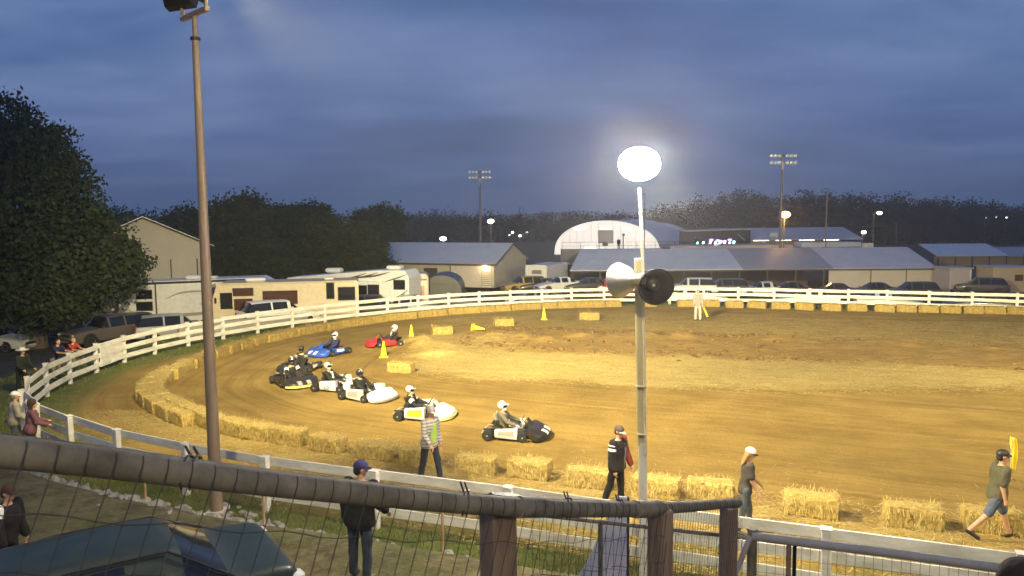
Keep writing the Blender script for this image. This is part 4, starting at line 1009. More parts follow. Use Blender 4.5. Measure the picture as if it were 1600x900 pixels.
MB().tube([rel((.01,2.26,5.216)), rel((.09,2.365,5.173))], .0335, 20).build('pipe_coupling', M['old_pipe'], hr, smooth=60)
for (x, y, zt, w) in ((-.05,2.31,5.185,.088),(.605,3.07,4.885,.070),(1.235,4.27,4.415,.066)):
    MB().bbox(rel((x,y,zt-1.1)), (w,.09,2.2), .006, rz=R(35)).build('post', M['wood_post'], hr)
MB().bbox(rel((-.02,2.30,5.21)), (.13,.10,.05), .012, rz=R(40), ry=R(15)).build('post_bracket', M['black_metal'], hr)
MB().tube([rel((1.275,4.285,4.433)), rel((1.302,4.335,4.414))], .0285, 20).build('end_cap', M['old_pipe'], hr, smooth=60)
# welded wire: wires square to the rail, wrapped over the pipe
def mesh_panel(P, step, hstep, depth, r):
    pts = catmull(P, step); mb = MB(); rnd = random.Random(3)
    for i in range(1, len(pts)):
        a = Vector(pts[i-1]); b = Vector(pts[i]); t = (b-a).normalized(); side = Vector((t.y,-t.x,0)).normalized(); dn = t.cross(side).normalized()
        if dn.z > 0: dn = -dn
        if side.y > 0: side = -side
        p = b; w = rnd.gauss(0,.004)
        arc = [p + side*.033*math.cos(q)-dn*.033*math.sin(q) for q in (R(48),R(32),R(16),0)]
        mb.tube(arc + [p+side*.031+dn*.05, p+side*.026+dn*(depth*.5)+t*w, p+side*.024+dn*depth+t*w*2], r, 5)
    k = 1
    while k*hstep < depth:
        mb.tube([Vector(pts[i])+(lambda t, s: (s*.027 + (t.cross(s) if t.cross(s).z < 0 else -t.cross(s))*k*hstep + Vector((0,0,.006*math.sin(i*1.3+k)))))((Vector(pts[min(i+1,len(pts)-1)])-Vector(pts[max(i-1,0)])).normalized(), (lambda q: q if q.y < 0 else -q)(Vector(((pts[min(i+1,len(pts)-1)]-pts[max(i-1,0)])[1], -(pts[min(i+1,len(pts)-1)]-pts[max(i-1,0)])[0], 0)).normalized())) for i in range(len(pts))], r, 5); k += 1
    mb.tube([Vector(p)+Vector((.012,-.024,-.006)) for p in pts], r, 5)
    mb.tube([Vector(p)+Vector((.0,-.006,.033)) for p in pts], r*.8, 5)
    mb.v = [rel(v) for v in mb.v]; return mb
mesh_panel(RP, .0508, .1016, 1.05, .0012).build('wire_mesh', M['wire'], hr)
mesh_panel(RQ, .0508, .1016, 1.05, .0011).build('wire_mesh', M['wire'], hr)
for i, (u, tl) in enumerate(((.47,.05),(.69,.06),(.83,.05),(.93,.045))):
    pts = catmull(RP, .02); p = Vector(pts[int(u*(len(pts)-1))]); mb = MB()
    for w in range(2):
        q = p+Vector((.011*w,.014*w,-.006*w)); mb.tube([rel(q+Vector((.012*math.sin(a)*.3,-.036*math.cos(a),.036*math.sin(a)))) for a in np.linspace(-.8,2.8,9)] + [rel(q+Vector((-.01,.02,.03+tl*.4)))], .0028, 6)
    mb.build('wire_tie', M['wire'], hr)
# lower galvanised barrier with mesh, and the pale board behind the mesh
lb = thing('pipe_barrier', 'galvanised pipe barrier with brace and wire mesh at lower right', 'barrier', (1.6,4.4,3.2))
def rl(p): return (p[0]-1.6, p[1]-4.4, p[2]-3.2)
MB().tube([rl((1.46,4.55,4.12)), rl((2.2,4.32,4.11)), rl((3.1,4.02,4.09))], .027, 20).build('rail_pipe', M['galv'], lb, smooth=60)
MB().tube([rl((.1,4.93,4.12)), rl((1.46,4.56,4.10))], .013, 14).build('thin_rail', M['old_pipe'], lb, smooth=60)
for x, y, r in ((1.47,4.57,.030),): MB().tube([rl((x,y,4.16)), rl((x,y,2.6))], r, 16).build('post', M['old_pipe'], lb, smooth=60)
MB().tube([rl((.56,4.80,4.10)), rl((.56,4.77,2.6))], .014, 12).build('post', M['old_pipe'], lb, smooth=60)
MB().tube([rl((1.67,4.50,4.09)), rl((1.67,4.47,2.6))], .015, 12).build('post', M['wood_post'], lb, smooth=60)
MB().tube([rl((1.705,4.495,4.09)), rl((1.705,4.465,2.6))], .011, 12).build('post', M['black_metal'], lb, smooth=60)
MB().tube([rl((1.45,4.545,4.12)), rl((1.27,4.42,3.80))], .017, 14).build('brace', M['galv'], lb, smooth=60)
mb = MB()
for i in range(60):
    f = i/59; x, y = .12+2.8*f, 4.93-.85*f; mb.tube([rl((x,y+.02,4.1)), rl((x+.004,y+.02,3.2))], .0014, 4)
for k in range(1,9): mb.tube([rl((.12,4.95,4.1-k*.1)), rl((2.92,4.10,4.1-k*.1))], .0012, 4)
mb.build('wire_mesh', M['wire'], lb)
pb = thing('pale_board', 'pale lavender board with a slanted edge behind the wire mesh', 'board', (.72,5.6,3.0))
MB().prism([(-.42,.0),(.13,.0),(.13,.975),(.06,.985),(-.13,.55)], -.012, .012).build('panel', mat('pale_board', (.92,.84,.76), .8, var=.10, vscale=5), pb)
MB().bbox((.14,0,.49), (.018,.03,.98), .003).build('edge_strip', M['trim_dark'], pb)

# ------------------------------------------------------------------ vehicles
def car(label, x, y, yaw, col, kind='sedan', z=None, group=None, name='parked_car', detail=1, rough=.28, dz=0.):
    """x forward; every car is lofted from side-profile stations"""
    c = thing(name, label, {'pickup':'pickup truck','topper':'pickup truck','suv':'suv'}.get(kind,'car'), (x,y,(gz(x,y) if z is None else z)+dz), yaw, group)
    L_, W = {'sedan':(4.7,1.78),'suv':(4.7,1.86),'pickup':(5.5,1.95),'topper':(5.5,1.95)}[kind]; hw = W/2
    key = 'car_%.2f_%.2f_%.2f' % col
    pm = paint(key, col, rough)
    #        x,     belt/top z, half width scale, cabin height above belt, roof half-width
    if kind == 'sedan':
        S = [(2.35,.52,.80,0,0),(2.28,.66,.90,0,0),(2.0,.76,.96,0,0),(1.5,.84,.99,0,0),(.95,.92,1.,0,0),(.78,.94,1.,.02,.72),(.08,.95,1.,.46,.62),(-.1,.95,1.,.475,.62),(-.75,.96,1.,.475,.62),(-.95,.96,1.,.465,.62),(-1.05,.96,1.,.45,.62),(-1.62,.97,1.,.03,.70),(-1.75,.97,.99,0,0),(-2.2,.95,.95,0,0),(-2.32,.86,.9,0,0),(-2.35,.55,.82,0,0)]
        fr, wb = (6,10), (1.42,-1.38); wr = .31
    elif kind == 'suv':
        S = [(2.35,.62,.84,0,0),(2.28,.82,.92,0,0),(1.9,.94,.97,0,0),(1.3,1.02,1.,0,0),(1.12,1.04,1.,.02,.78),(.5,1.05,1.,.58,.70),(.3,1.05,1.,.60,.70),(-.6,1.05,1.,.62,.70),(-.7,1.05,1.,.62,.70),(-1.55,1.05,1.,.60,.70),(-1.85,1.05,1.,.58,.70),(-2.2,1.05,.97,.05,.76),(-2.3,.98,.95,0,0),(-2.35,.6,.9,0,0)]
        fr, wb = (5,10), (1.42,-1.35); wr = .36
    elif kind == 'topper':
        S = [(2.75,.70,.86,0,0),(2.7,.95,.95,0,0),(2.2,1.04,.98,0,0),(1.3,1.10,1.,0,0),(1.12,1.12,1.,.02,.78),(.55,1.12,1.,.60,.70),(.4,1.12,1.,.62,.70),(-.5,1.12,1.,.62,.70),(-.62,1.12,1.,.62,.70),(-2.3,1.12,1.,.60,.74),(-2.45,1.12,1.,.56,.74),(-2.68,1.12,1.,.05,.76),(-2.72,1.05,.98,0,0),(-2.75,.62,.95,0,0)]
        fr, wb = (5,10), (1.75,-1.7); wr = .40
    else:
        S = [(2.75,.70,.86,0,0),(2.7,.95,.95,0,0),(2.2,1.04,.98,0,0),(1.3,1.10,1.,0,0),(1.12,1.12,1.,.02,.78),(.55,1.12,1.,.60,.70),(.4,1.12,1.,.62,.70),(-.3,1.12,1.,.62,.70),(-.42,1.12,1.,.60,.70),(-.62,1.12,1.,.04,.76),(-.66,1.12,1.,0,0),(-2.6,1.12,1.,0,0),(-2.72,1.05,.98,0,0),(-2.75,.62,.95,0,0)]
        fr, wb = (5,8), (1.75,-1.7); wr = .40
    if detail > 1: S = [((a+{5:.45,6:.62,7:.55}.get(i,0) if i < 8 else a),)+q for i, (a, *q_) in enumerate(S) for q in [tuple(q_)]]; S[4] = (1.42,)+S[4][1:]; S[3] = (1.72,)+S[3][1:]; S[2] = (2.05,)+S[2][1:]
    z0 = .22 if kind == 'sedan' else .32
    secs = []
    for (sx, zb, ws, ch, rw) in S:
        w = hw*ws; zb = max(zb, z0+.12); h = zb-z0; half = [(w*.86,z0),(w*.97,z0+.10*h),(w*1.0,z0+.45*h),(w*.985,z0+.82*h),(w*.955,zb-.03)]
        if ch > 0: half += [(w*.93,zb),(hw*rw+ (1-min(1,ch/.3))*(w*.9-hw*rw),zb+max(ch-.06,.006)),(hw*rw*.84+(1-min(1,ch/.3))*(w*.7-hw*rw*.84),zb+ch),(hw*rw*.4,zb+ch+.025)]
        else: half += [(w*.90,zb),(w*.82,zb+.012),(w*.6,zb+.024),(w*.3,zb+.032)]
        secs.append([(sx,yy,zz) for yy, zz in half] + [(sx,-yy,zz) for yy, zz in reversed(half)])
    body = MB(); glass = {}
    n = len(secs[0]); nh = n//2
    for i in range(len(secs)-1):
        for j in range(n):
            k = (j+1) % n; Pq = [secs[i][j], secs[i][k], secs[i+1][k], secs[i+1][j]]
            a, b = S[i], S[i+1]; key_g = None
            if a[3] > 0 and b[3] > 0:
                side = 5 if j < nh else n-2-5
                cab = (a[3] >= .3 and b[3] >= .3)
                if (j == 5 or j == n-7):
                    if cab: 
                        narrow = abs(a[0]-b[0]) < .26
                        key_g = None if narrow else ('side_window', 'l' if j == 5 else 'r', i)
                    else: key_g = None
                    if not cab and max(a[3],b[3]) >= .3: key_g = ('quarter_window', 'l' if j == 5 else 'r', i) if kind != 'x' else None
                elif 6 <= j <= n-8 and not cab and max(a[3],b[3]) >= .3:
                    key_g = ('windshield',) if i < fr[0] else ('rear_window',)
            (glass.setdefault(key_g, MB()) if key_g else body).add(Pq, [(0,1,2,3)])
    body.add(secs[0], [tuple(range(n))]); body.add(secs[-1], [tuple(range(n-1,-1,-1))])
    if detail > 1:
        order = [None]+list(glass); sh = MB()
        for q_, kg in enumerate(order):
            src = body if kg is None else glass[kg]; sh.m = q_; sh.add(src.v, src.f)
        dm = [bpy.data.materials.new('t%d' % q_) for q_ in range(len(order))]; sm_ = sh.data('shell', dm); bm = bmesh.new(); bm.from_mesh(sm_); bmesh.ops.remove_doubles(bm, verts=bm.verts, dist=1e-4); bmesh.ops.recalc_face_normals(bm, faces=bm.faces); bm.to_mesh(sm_); bm.free()
        so_ = bpy.data.objects.new('shell', sm_); COL.objects.link(so_); sd_ = so_.modifiers.new('s','SUBSURF'); sd_.levels = sd_.render_levels = 2
        dg_ = bpy.context.evaluated_depsgraph_get(); dg_.update(); ev = bpy.data.meshes.new_from_object(so_.evaluated_get(dg_)); bpy.data.objects.remove(so_)
        vv = [tuple(v.co) for v in ev.vertices]; parts = [MB() for _ in order]
        for p_ in ev.polygons: 
            t_ = parts[p_.material_index]; t_.f.append(tuple(p_.vertices)); t_.mi.append(0)
        for q_, kg in enumerate(order):
            t_ = parts[q_]; used = sorted({i for f in t_.f for i in f}); mp_ = {o_: n_ for n_, o_ in enumerate(used)}; t_.v = [vv[i] for i in used]; t_.f = [tuple(mp_[i] for i in f) for f in t_.f]
        body = parts[0]; glass = {kg: parts[q_] for q_, kg in enumerate(order) if kg is not None}
    me = body.data('body', pm); bm = bmesh.new(); bm.from_mesh(me); bmesh.ops.remove_doubles(bm, verts=bm.verts, dist=1e-4); bmesh.ops.recalc_face_normals(bm, faces=bm.faces)
    bm.to_mesh(me); bm.free()
    me.polygons.foreach_set('use_smooth', [True]*len(me.polygons)); me.set_sharp_from_angle(angle=R(32 if detail < 2 else 62))
    bo = link('body', me, c)

    for kg, mb in glass.items(): mb.build(kg[0], M['glass'], c, smooth=60)
    if kind == 'pickup': MB().bbox((-1.66,0,1.146), (1.86,W*.74,.012), .004).build('bed_liner', M['plastic_black'], c)
    for wx in wb:
        for sg in (1,-1):
            MB().lathe([(wr*.4,-.004),(wr*1.20,-.004),(wr*1.20,.012),(wr*.4,.012)], 22, (wx,sg*(hw*.988-.005),wr+.02), axis='Y').build('wheel_arch', M['plastic_black'], c, smooth=40)
            wh = thing('wheel', None, None, (wx,sg*(hw-.10),wr)); wh.parent = c
            MB().lathe([(wr*.6,-.11),(wr*.93,-.11),(wr,-.08),(wr,.08),(wr*.93,.115),(wr*.62,.115)], 22, axis='Y').build('tyre', M['rubber'], wh, smooth=40)
            MB().lathe([(.03,.10*sg),(wr*.28,.085*sg),(wr*.5,.095*sg),(wr*.64,.118*sg),(wr*.64,.0)], 18, axis='Y').build('rim', M['rim'], wh, smooth=40)
    f, r_ = S[1], S[-2]
    for sg in (1,-1):
        MB().bbox((S[1][0]-.02, sg*hw*.70, S[1][1]-.10), (.16,.34,.15), .04, rz=-sg*.35).build('headlight', M['headlens'], c, smooth=40)
        MB().bbox((S[-2][0]+.03, sg*hw*.84, S[-2][1]-.12), (.14,.20,.30 if kind != 'sedan' else .17), .03).build('taillight', M['tail'], c, smooth=40)
        MB().bbox((S[4][0]-.15, sg*(hw+.06), S[4][1]+.06), (.12,.17,.12), .03).build('mirror', pm, c, smooth=40)
    MB().bbox((S[0][0]+.01,0,z0+.14), (.10,W*.86,.16), .04).build('bumper', M['chrome'] if kind in ('pickup','topper') else pm, c, smooth=40)
    MB().bbox((S[-1][0]-.01,0,z0+.16), (.10,W*.88,.17), .04).build('bumper', M['chrome'] if kind in ('pickup','topper') else pm, c, smooth=40)
    MB().bbox((S[0][0]+.0,0,S[1][1]-.14), (.05,W*.44,.14), .01).build('grille', M['plastic_black'], c)
    if detail > 1:
        for sg in (1,-1):
            mb = MB(); pts = [(.93,hw*.93,.955),(.05,hw*.655,1.36),(-.1,hw*.64,1.375),(-1.0,hw*.64,1.365),(-1.6,hw*.90,.99)]
            mb.tube([(a,sg*(b+.012),cc+.006) for a,b,cc in pts], .014, 8); mb.build('window_trim', M['black_metal'], c, smooth=60)
            for hx in (-.25,-1.05): MB().bbox((hx,sg*(hw+.005),.80), (.18,.03,.035), .01).build('door_handle', pm, c)
        MB().tube([(1.02,-.5,.965),(.86,.12,.985)], .008, 6).build('wiper', M['plastic_black'], c)
    return c
car('dark green sedan in the foreground corner, seen from above', -5.22, 8.36, R(214), (.005,.019,.021), 'sedan', z=gz(-4.6,8.2), detail=2, rough=.5, dz=-.11).scale = (1.10,1.06,1.0)
for o in bpy.data.objects:
    if o.name.startswith('taillight') and o.parent and o.parent.name == [x.name for x in bpy.data.objects if x.get('label','').startswith('dark green sedan')][0]: o.data.materials[0] = M['headlens']
car('white car parked beyond the big tree at the far left edge', -31.3, 46.0, R(-8), (.62,.60,.56), 'sedan')
car('grey-brown pickup with windowed topper parked by the fence bend', -25.4, 48.0, R(238), (.105,.09,.085), 'topper')
car('tan pickup parked nose away right behind the grey-brown one', -24.3, 51.0, R(98), (.34,.30,.24), 'pickup')
car('silver suv with dark windows parked before the grey camper', -21.6, 48.6, R(30), (.36,.36,.37), 'suv')
car('white suv parked in front of the tan motorhome', -14.3, 46.6, R(38), (.68,.67,.64), 'suv')
car('dark suv parked before the white camper with black stripes', -9.6, 53.2, R(10), (.012,.013,.016), 'suv', dz=.15)
car('silver pickup beside the trailer with the lit door', -7.3, 54.2, R(170), (.40,.40,.41), 'pickup', dz=-.15)
car('dull yellow suv parked by the corner of the metal shed', 1.3, 79, R(200), (.36,.24,.05), 'suv', dz=.2)
car('white sedan left of the horn speakers beyond the fence', 4.6, 76, R(200), (.62,.62,.62), 'sedan', dz=.35)
car('dark blue sedan between the yellow suv and the white sedan', 3.0, 78.5, R(185), (.02,.025,.04), 'sedan', dz=.15)
car('black sedan just right of the white sedan', 7.4, 76, R(190), (.018,.018,.02), 'sedan', dz=.3)
car('red car partly hidden by the left horn speaker', 9.7, 76, R(170), (.30,.02,.02), 'suv')
car('white suv right of the horn speakers behind the flagman', 17.4, 74, R(172), (.66,.65,.63), 'suv', dz=.25)
for (x, y, col, kd, a, lab) in ((21.7,78,(.03,.045,.07),'suv',176,'navy suv under the open shed roof, first right of the white suv'),(25.0,77,(.55,.55,.56),'sedan',184,'pale sedan before the middle of the open shed'),(27.6,77,(.02,.02,.022),'sedan',176,'black sedan right of the pale one before the open shed'),(31.4,75,(.05,.02,.02),'sedan',172,'dark maroon sedan near the beige end of the shed'),(35.6,75.5,(.025,.025,.028),'sedan',186,'charcoal sedan before the left corner of the beige wall'),(38.3,73,(.035,.03,.028),'suv',174,'dark brown suv before the beige wall')):
    car(lab, x, y, R(a), col, kd, dz=.25)
for i, (x, col, kd, lab) in enumerate(((-2.6,(.03,.03,.035),'sedan','black sedan glimpsed between the far fence rails, farthest left'),(1.8,(.16,.16,.17),'sedan','grey sedan glimpsed between the far fence rails below the yellow suv'),(14.6,(.62,.60,.58),'sedan','white sedan glimpsed between the fence rails just right of the horns'),(22.3,(.60,.60,.60),'sedan','white sedan glimpsed between the rails right of the flagman'),(27.6,(.34,.34,.35),'sedan','silver sedan glimpsed between the rails before the open shed'),(33.2,(.03,.03,.035),'sedan','black sedan glimpsed between the rails below the beige wall'),(38.6,(.6,.59,.57),'sedan','white sedan glimpsed between the rails farthest right'))):
    y = 60.5-.34*max(0,x-14)+(0 if x > 0 else -2)
    car(lab, x, y, R(180*(i%2)-18*(x>10)+random.gauss(0,4)), col, kd)

def window(mb_parent, x, z, w, h, y, frame=M['plastic_black'], glass=M['glass'], round_=.03, nm='window'):
    f = MB().bbox((x,y,z), (w+.09,.04,h+.09), .015).build(nm, frame, mb_parent)
    MB().bbox((x,y-.022,z), (w,.02,h), .008).build('pane', glass, f); return f
def camper(label, x, y, yaw, L_, Hh, zfl, body_m, profile=None, z=None, cat='camper', name='camper_trailer', W=2.45, wheels=(), dz=0.):
    c = thing(name, label, cat, (x,y,(gz(x,y) if z is None else z)+dz), yaw)
    P = profile or [(-L_/2,zfl),(L_/2,zfl),(L_/2,Hh-.25),(L_/2-.2,Hh),(-L_/2+.15,Hh),(-L_/2,Hh-.2)]
    mb = MB().prism(P, -W/2, W/2); me = mb.data('body', body_m); bm = bmesh.new(); bm.from_mesh(me)
    bmesh.ops.bevel(bm, geom=[e for e in bm.edges], offset=.05, segments=2, affect='EDGES'); bm.to_mesh(me); bm.free(); link('body', me, c)
    for wx in wheels:
        for sg in (1,-1):
            wh = thing('wheel', None, None, (wx,sg*(W/2-.12),.36)); wh.parent = c
            MB().lathe([(.2,-.11),(.33,-.11),(.36,-.08),(.36,.08),(.33,.11),(.2,.11)], 20, axis='Y').build('tyre', M['rubber'], wh, smooth=40)
            MB().lathe([(.03,-.115),(.12,-.10),(.21,-.118),(.21,.118),(.12,.10),(.03,.115)], 16, axis='Y').build('rim', M['rim'], wh, smooth=40)
        MB().bbox((wx,-W/2+.02,.62), (.95,.10,.36), .03).build('wheel_well', M['plastic_black'], c)
    return c, -W/2
def stripe(c, pts, w, y, m, nm='stripe'):
    secs = []
    P = catmull(pts, .2)
    for i, p in enumerate(P):
        ww = w*math.sin(PI*(.08+.84*i/(len(P)-1))); secs.append([(p[0],y-.004,p[1]-ww/2),(p[0],y-.004,p[1]+ww/2),(p[0],y+.02,p[1]+ww/2),(p[0],y+.02,p[1]-ww/2)])
    return MB().loft(secs).build(nm, m, c)
cw = paint('camper_white', (.66,.66,.67), .4); cg = paint('camper_grey', (.36,.36,.36), .45); mt = paint('motorhome_tan', (.56,.47,.33), .45); dk = paint('stripe_dark', (.05,.05,.055), .4); gs = paint('stripe_grey', (.28,.27,.26), .4)
# grey and white fifth wheel with bunk windows
L_ = 10.2; P = [(-L_/2,.62),(L_/2-2.6,.62),(L_/2-2.5,1.5),(L_/2-.2,1.5),(L_/2,2.0),(L_/2-.3,3.0),(L_/2-1.2,3.52),(-L_/2+.1,3.35),(-L_/2,3.2)]
c, y0 = camper('long white fifth wheel camper with two stacked rear windows', -20.7, 51.4, R(7), L_, 3.5, .6, cw, P, wheels=(-.6,.5), dz=.28)
for z in (2.55,1.78): window(c, -3.45, z, .95, .52, y0)
window(c, 1.35, 2.45, .55, .42, y0); window(c, 4.0, 2.75, .8, .4, y0)
MB().bbox((-2.72,y0,2.0), (.10,.05,2.6), .01).build('awning_leg', dk, c); MB().tube([(-4.2,y0-.05,3.25),(3.6,y0-.05,3.42)], .07, 10).build('awning', M['plastic_black'], c)
stripe(c, [(-4.6,1.6),(-3.6,1.25),(-1.5,1.15),(1.5,1.35),(3.6,1.75)], .22, y0, gs); stripe(c, [(-2.2,2.2),(-1.2,2.6),(.2,2.72),(1.0,2.66)], .12, y0, gs); stripe(c, [(0.0,1.85),(1.4,1.86),(2.4,1.7)], .10, y0, dk); stripe(c, [(2.6,3.1),(3.8,3.05),(4.8,2.4)], .09, y0, dk)
MB().bbox((-L_/2-.012,0,1.95), (.03,2.2,2.3), .01).build('rear_panel', cg, c)
MB().bbox((-.6,0,3.55), (1.0,.75,.26), .08).build('roof_air_unit', cw, c); MB().bbox((.6,.2,3.52), (.5,.5,.14), .04).build('roof_vent', cw, c)
# tan motorhome
L_ = 8.9; P = [(-L_/2+.1,.55),(L_/2,.45),(L_/2,3.0),(L_/2-.12,3.08),(-L_/2+.62,3.08),(-L_/2+.36,3.0),(-L_/2+.14,2.3),(-L_/2,1.7),(-L_/2,.8)]
c, y0 = camper('tan class A motorhome with brown windows behind the fence', -14.35, 48.9, R(11), L_, 3.05, .5, mt, P, cat='motorhome', name='motorhome', wheels=(-2.9,2.2), dz=.05)
bw = mat('brown_glass', (.06,.03,.022), .12); 
window(c, -3.55, 2.0, .72, 1.0, y0, mt, M['glass'], nm='door_window'); window(c, -2.55, 2.52, 1.15, .42, y0, glass=bw); window(c, -2.55, 1.75, 1.1, .72, y0, mt, bw); window(c, .25-.6, 2.12, 2.1, .86, y0, mt, bw); window(c, 4.45-1.75, 2.45, .42, .95, y0, nm='narrow_window'); window(c, 4.45-.75, 2.25, 1.0, .78, y0)
MB().bbox((-L_/2+.02,0,2.35), (.05,2.1,1.15), .02, ry=R(-14)).build('windshield', M['glass'], c)
MB().bbox((-L_/2+.0,0,1.35), (.05,1.7,.35), .02).build('grille', M['plastic_black'], c)
for s_ in (.8,-.8): MB().bbox((-L_/2-.02,s_,1.0), (.06,.34,.24), .03).build('headlight', M['headlens'], c)
MB().bbox((-4.15,y0-.18,2.05), (.10,.20,.36), .04).build('mirror', M['plastic_black'], c)
MB().bbox((0,y0+.0,.95), (8.2,.03,.10), .008).build('stripe', gs, c); MB().tube([(-3.8,y0-.02,3.02),(4.2,y0-.02,3.02)], .045, 8).build('awning', mt, c)
MB().bbox((-1.9,0,3.20), (1.25,.8,.24), .08).build('roof_air_unit', cw, c); MB().bbox((2.6,.1,3.15), (.6,.6,.14), .05).build('roof_vent', cw, c)
# white fifth wheel with black sweeps
L_ = 9.6; P = [(-L_/2,.62),(L_/2-2.4,.62),(L_/2-2.35,1.2),(L_/2,1.2),(L_/2+.02,3.2),(L_/2-.3,3.72),(L_/2-2.5,3.7),(-L_/2,3.1)]
c, y0 = camper('white fifth wheel camper with black sweeping stripes', -11.7, 56.6, R(-14), L_, 3.6, .6, cw, P, wheels=(-.6,.5), dz=.1)
MB().bbox((1.15,y0-.16,1.95), (2.9,.34,2.0), .04).build('slide_out', cw, c)
window(c, .25, 2.2, .62, 1.25, y0-.34, nm='door_window'); window(c, 1.25, 2.2, .95, .85, y0-.34); window(c, 2.25, 2.25, .80, .85, y0-.34); window(c, 4.1, 2.7, .8, .62, y0)
for k in range(3): stripe(c, [(-.9+.9*k,3.0+.08*k),(.4+.9*k,3.15+.08*k),(1.6+.9*k,3.5+.05*k)], .13, y0, dk)
stripe(c, [(2.75,1.4),(3.9,1.75),(4.75,2.35)], .18, y0, dk); stripe(c, [(3.0,2.9),(4.0,3.2),(4.7,3.45)], .10, y0, dk)
MB().bbox((3.3,0,3.86), (1.1,.8,.28), .08).build('roof_air_unit', cw, c); MB().bbox((-1.6,.1,3.6), (1.2,.8,.34), .1).build('roof_air_unit', cw, c)
# shabby trailer under the big tree
c, y0 = camper('beige travel trailer under the big tree, half in the dark', -31.8, 52.0, R(2), 6.0, 2.75, .75, paint('old_beige', (.34,.27,.18), .6), wheels=(-.9,0.)); window(c, -1.2, 1.9, .5, .6, y0); window(c, 1.0, 1.95, .9, .5, y0)
MB().bbox((.3,y0,1.15), (5.8,.03,.14), .008).build('stripe', gs, c)
c, y0 = camper('small white cargo trailer end showing below the tree boughs', -26.9, 51.5, R(-4), 2.3, 2.35, .6, cw, wheels=(0,)); MB().bbox((0,y0,1.25), (2.2,.03,.06), .008).build('trim', dk, c)
MB().bbox((-.0,y0-.0,1.75), (2.0,.02,.04), .006).build('trim', gs, c)
# trailer with the lit door and the dark curved one beside it
c, y0 = camper('small pale trailer with a glowing lamp over its door', -7.25, 58.6, R(5), 1.75, 3.0, .5, paint('trailer_pink', (.45,.38,.34), .6), dz=.3); MB().bbox((.12,y0,1.35), (.85,.05,1.5), .01).build('door', paint('door_tan', (.30,.20,.14), .6), c)
MB().bbox((0,y0,2.55), (1.5,.04,.1), .01).build('trim', dk, c); MB().ell((-.1,y0-.09,2.32), (.13,.06,.12), 14, 8).build('porch_lamp', emis('porch_lamp', (1,.66,.36), 45), c, smooth=True)
spot('porch_light', (-7.35,57.0,1.1), (0,0,0), 60, 60, (1,.65,.35), kind='POINT', rad=.15)
c = thing('tarped_trailer', 'dark rounded trailer standing beside the lit pale trailer', 'trailer', (-5.4,60.8,gz(-5.4,60.8)+.3), R(0))
secs = []
for i in range(14):
    a = PI*i/13; secs.append((1.55*math.cos(a), 1.3+1.55*abs(math.sin(a))**.7))
MB().prism([(-1.55,.5)]+[(x_,z_) for x_,z_ in secs[::-1]]+[(1.55,.5)], -2.2, 2.2).build('body', mat('dark_tarp', (.035,.035,.045), .35, var=.3, vscale=3), c, smooth=40)
MB().bbox((0,-2.21,1.4), (2.0,.03,1.6), .02).build('rear_door', mat('dark_panel', (.025,.025,.03), .4), c)
t = thing('blue_tarp', 'blue tarp draped over a pile between the campers', 'tarp', (-16.2,59.,gz(-16,59)))
MB().loft([[(-1.7,-1,0),(1.7,-1,0),(1.7,1,0),(-1.7,1,0)],[(-1.5,-.8,1.9),(1.5,-.8,2.0),(1.5,.8,2.1),(-1.5,.8,2.0)],[(-.8,-.3,2.25),(.9,-.3,2.3),(.9,.3,2.3),(-.8,.3,2.25)]]).build('sheet', mat('tarp_blue', (.02,.06,.24), .5, var=.3), t, smooth=60)
# white box trailer
c, y0 = camper('plain white box trailer at the end of the metal shed', 3.9, 84.5, R(68), 7.2, 3.0, .5, paint('box_white', (.60,.60,.62), .5), z=-2.35, wheels=(1.8,2.7), cat='box trailer', name='box_trailer')
MB().bbox((-3.63,0,1.85), (.05,2.3,2.5), .015).build('door', cw, c); MB().bbox((-3.665,-.1,2.35), (.03,1.1,.42), .01).build('door_mark', paint('mark_grey', (.16,.15,.17)), c)

# ------------------------------------------------------------------ buildings
def gable_shed(label, cx, cy, yaw, L_, W, eave, ridge, wall_m, roof_m, z, name='metal_shed', over=.35, cat='shed', open_front=None):
    b = thing(name, label, cat, (cx,cy,z), yaw)
    MB().loft([[(-L_/2,-W/2,0),(-L_/2,W/2,0),(-L_/2,W/2,eave),(-L_/2,0,ridge),(-L_/2,-W/2,eave)],[(L_/2,-W/2,0),(L_/2,W/2,0),(L_/2,W/2,eave),(L_/2,0,ridge),(L_/2,-W/2,eave)]]).build('wall', wall_m, b)
    l = L_/2+over; s = (ridge-eave)/(W/2); o = W/2+over
    MB().loft([[(x,-o,eave-s*over+.02),(x,0,ridge+.02),(x,o,eave-s*over+.02),(x,o,eave-s*over+.10),(x,0,ridge+.11),(x,-o,eave-s*over+.10)] for x in (-l,l)]).build('roof', roof_m, b)
    MB().bbox((0,-o-.02,eave-s*over-.02), (2*l,.06,.20), .01).build('fascia', M['trim_dark'], b)
    for sx in (1,-1):
        for sg in (1,-1):
            MB().tube([(sx*(l+.02),sg*o,eave-s*over+.0),(sx*(l+.02),0,ridge+.0)], .07, 6).build('verge_trim', M['trim_dark'], b)
    return b
# far left barn end
b = gable_shed('cream metal barn showing its plain gable behind the campers', -34.9, 72.8, R(-64), 24, 9.8, 5.9, 8.2, M['cream_wall'], M['roof_metal'], -2.1, name='barn', cat='barn')
for yy in (-1.6,1.9,3.9): MB().bbox((12.02,yy,2.4), (.05,.10,4.8), .01).build('corner_trim', M['trim_dark'], b)
MB().bbox((12.03,-1.2,2.0), (.05,2.6,4.0), .01).build('door', cw, b)
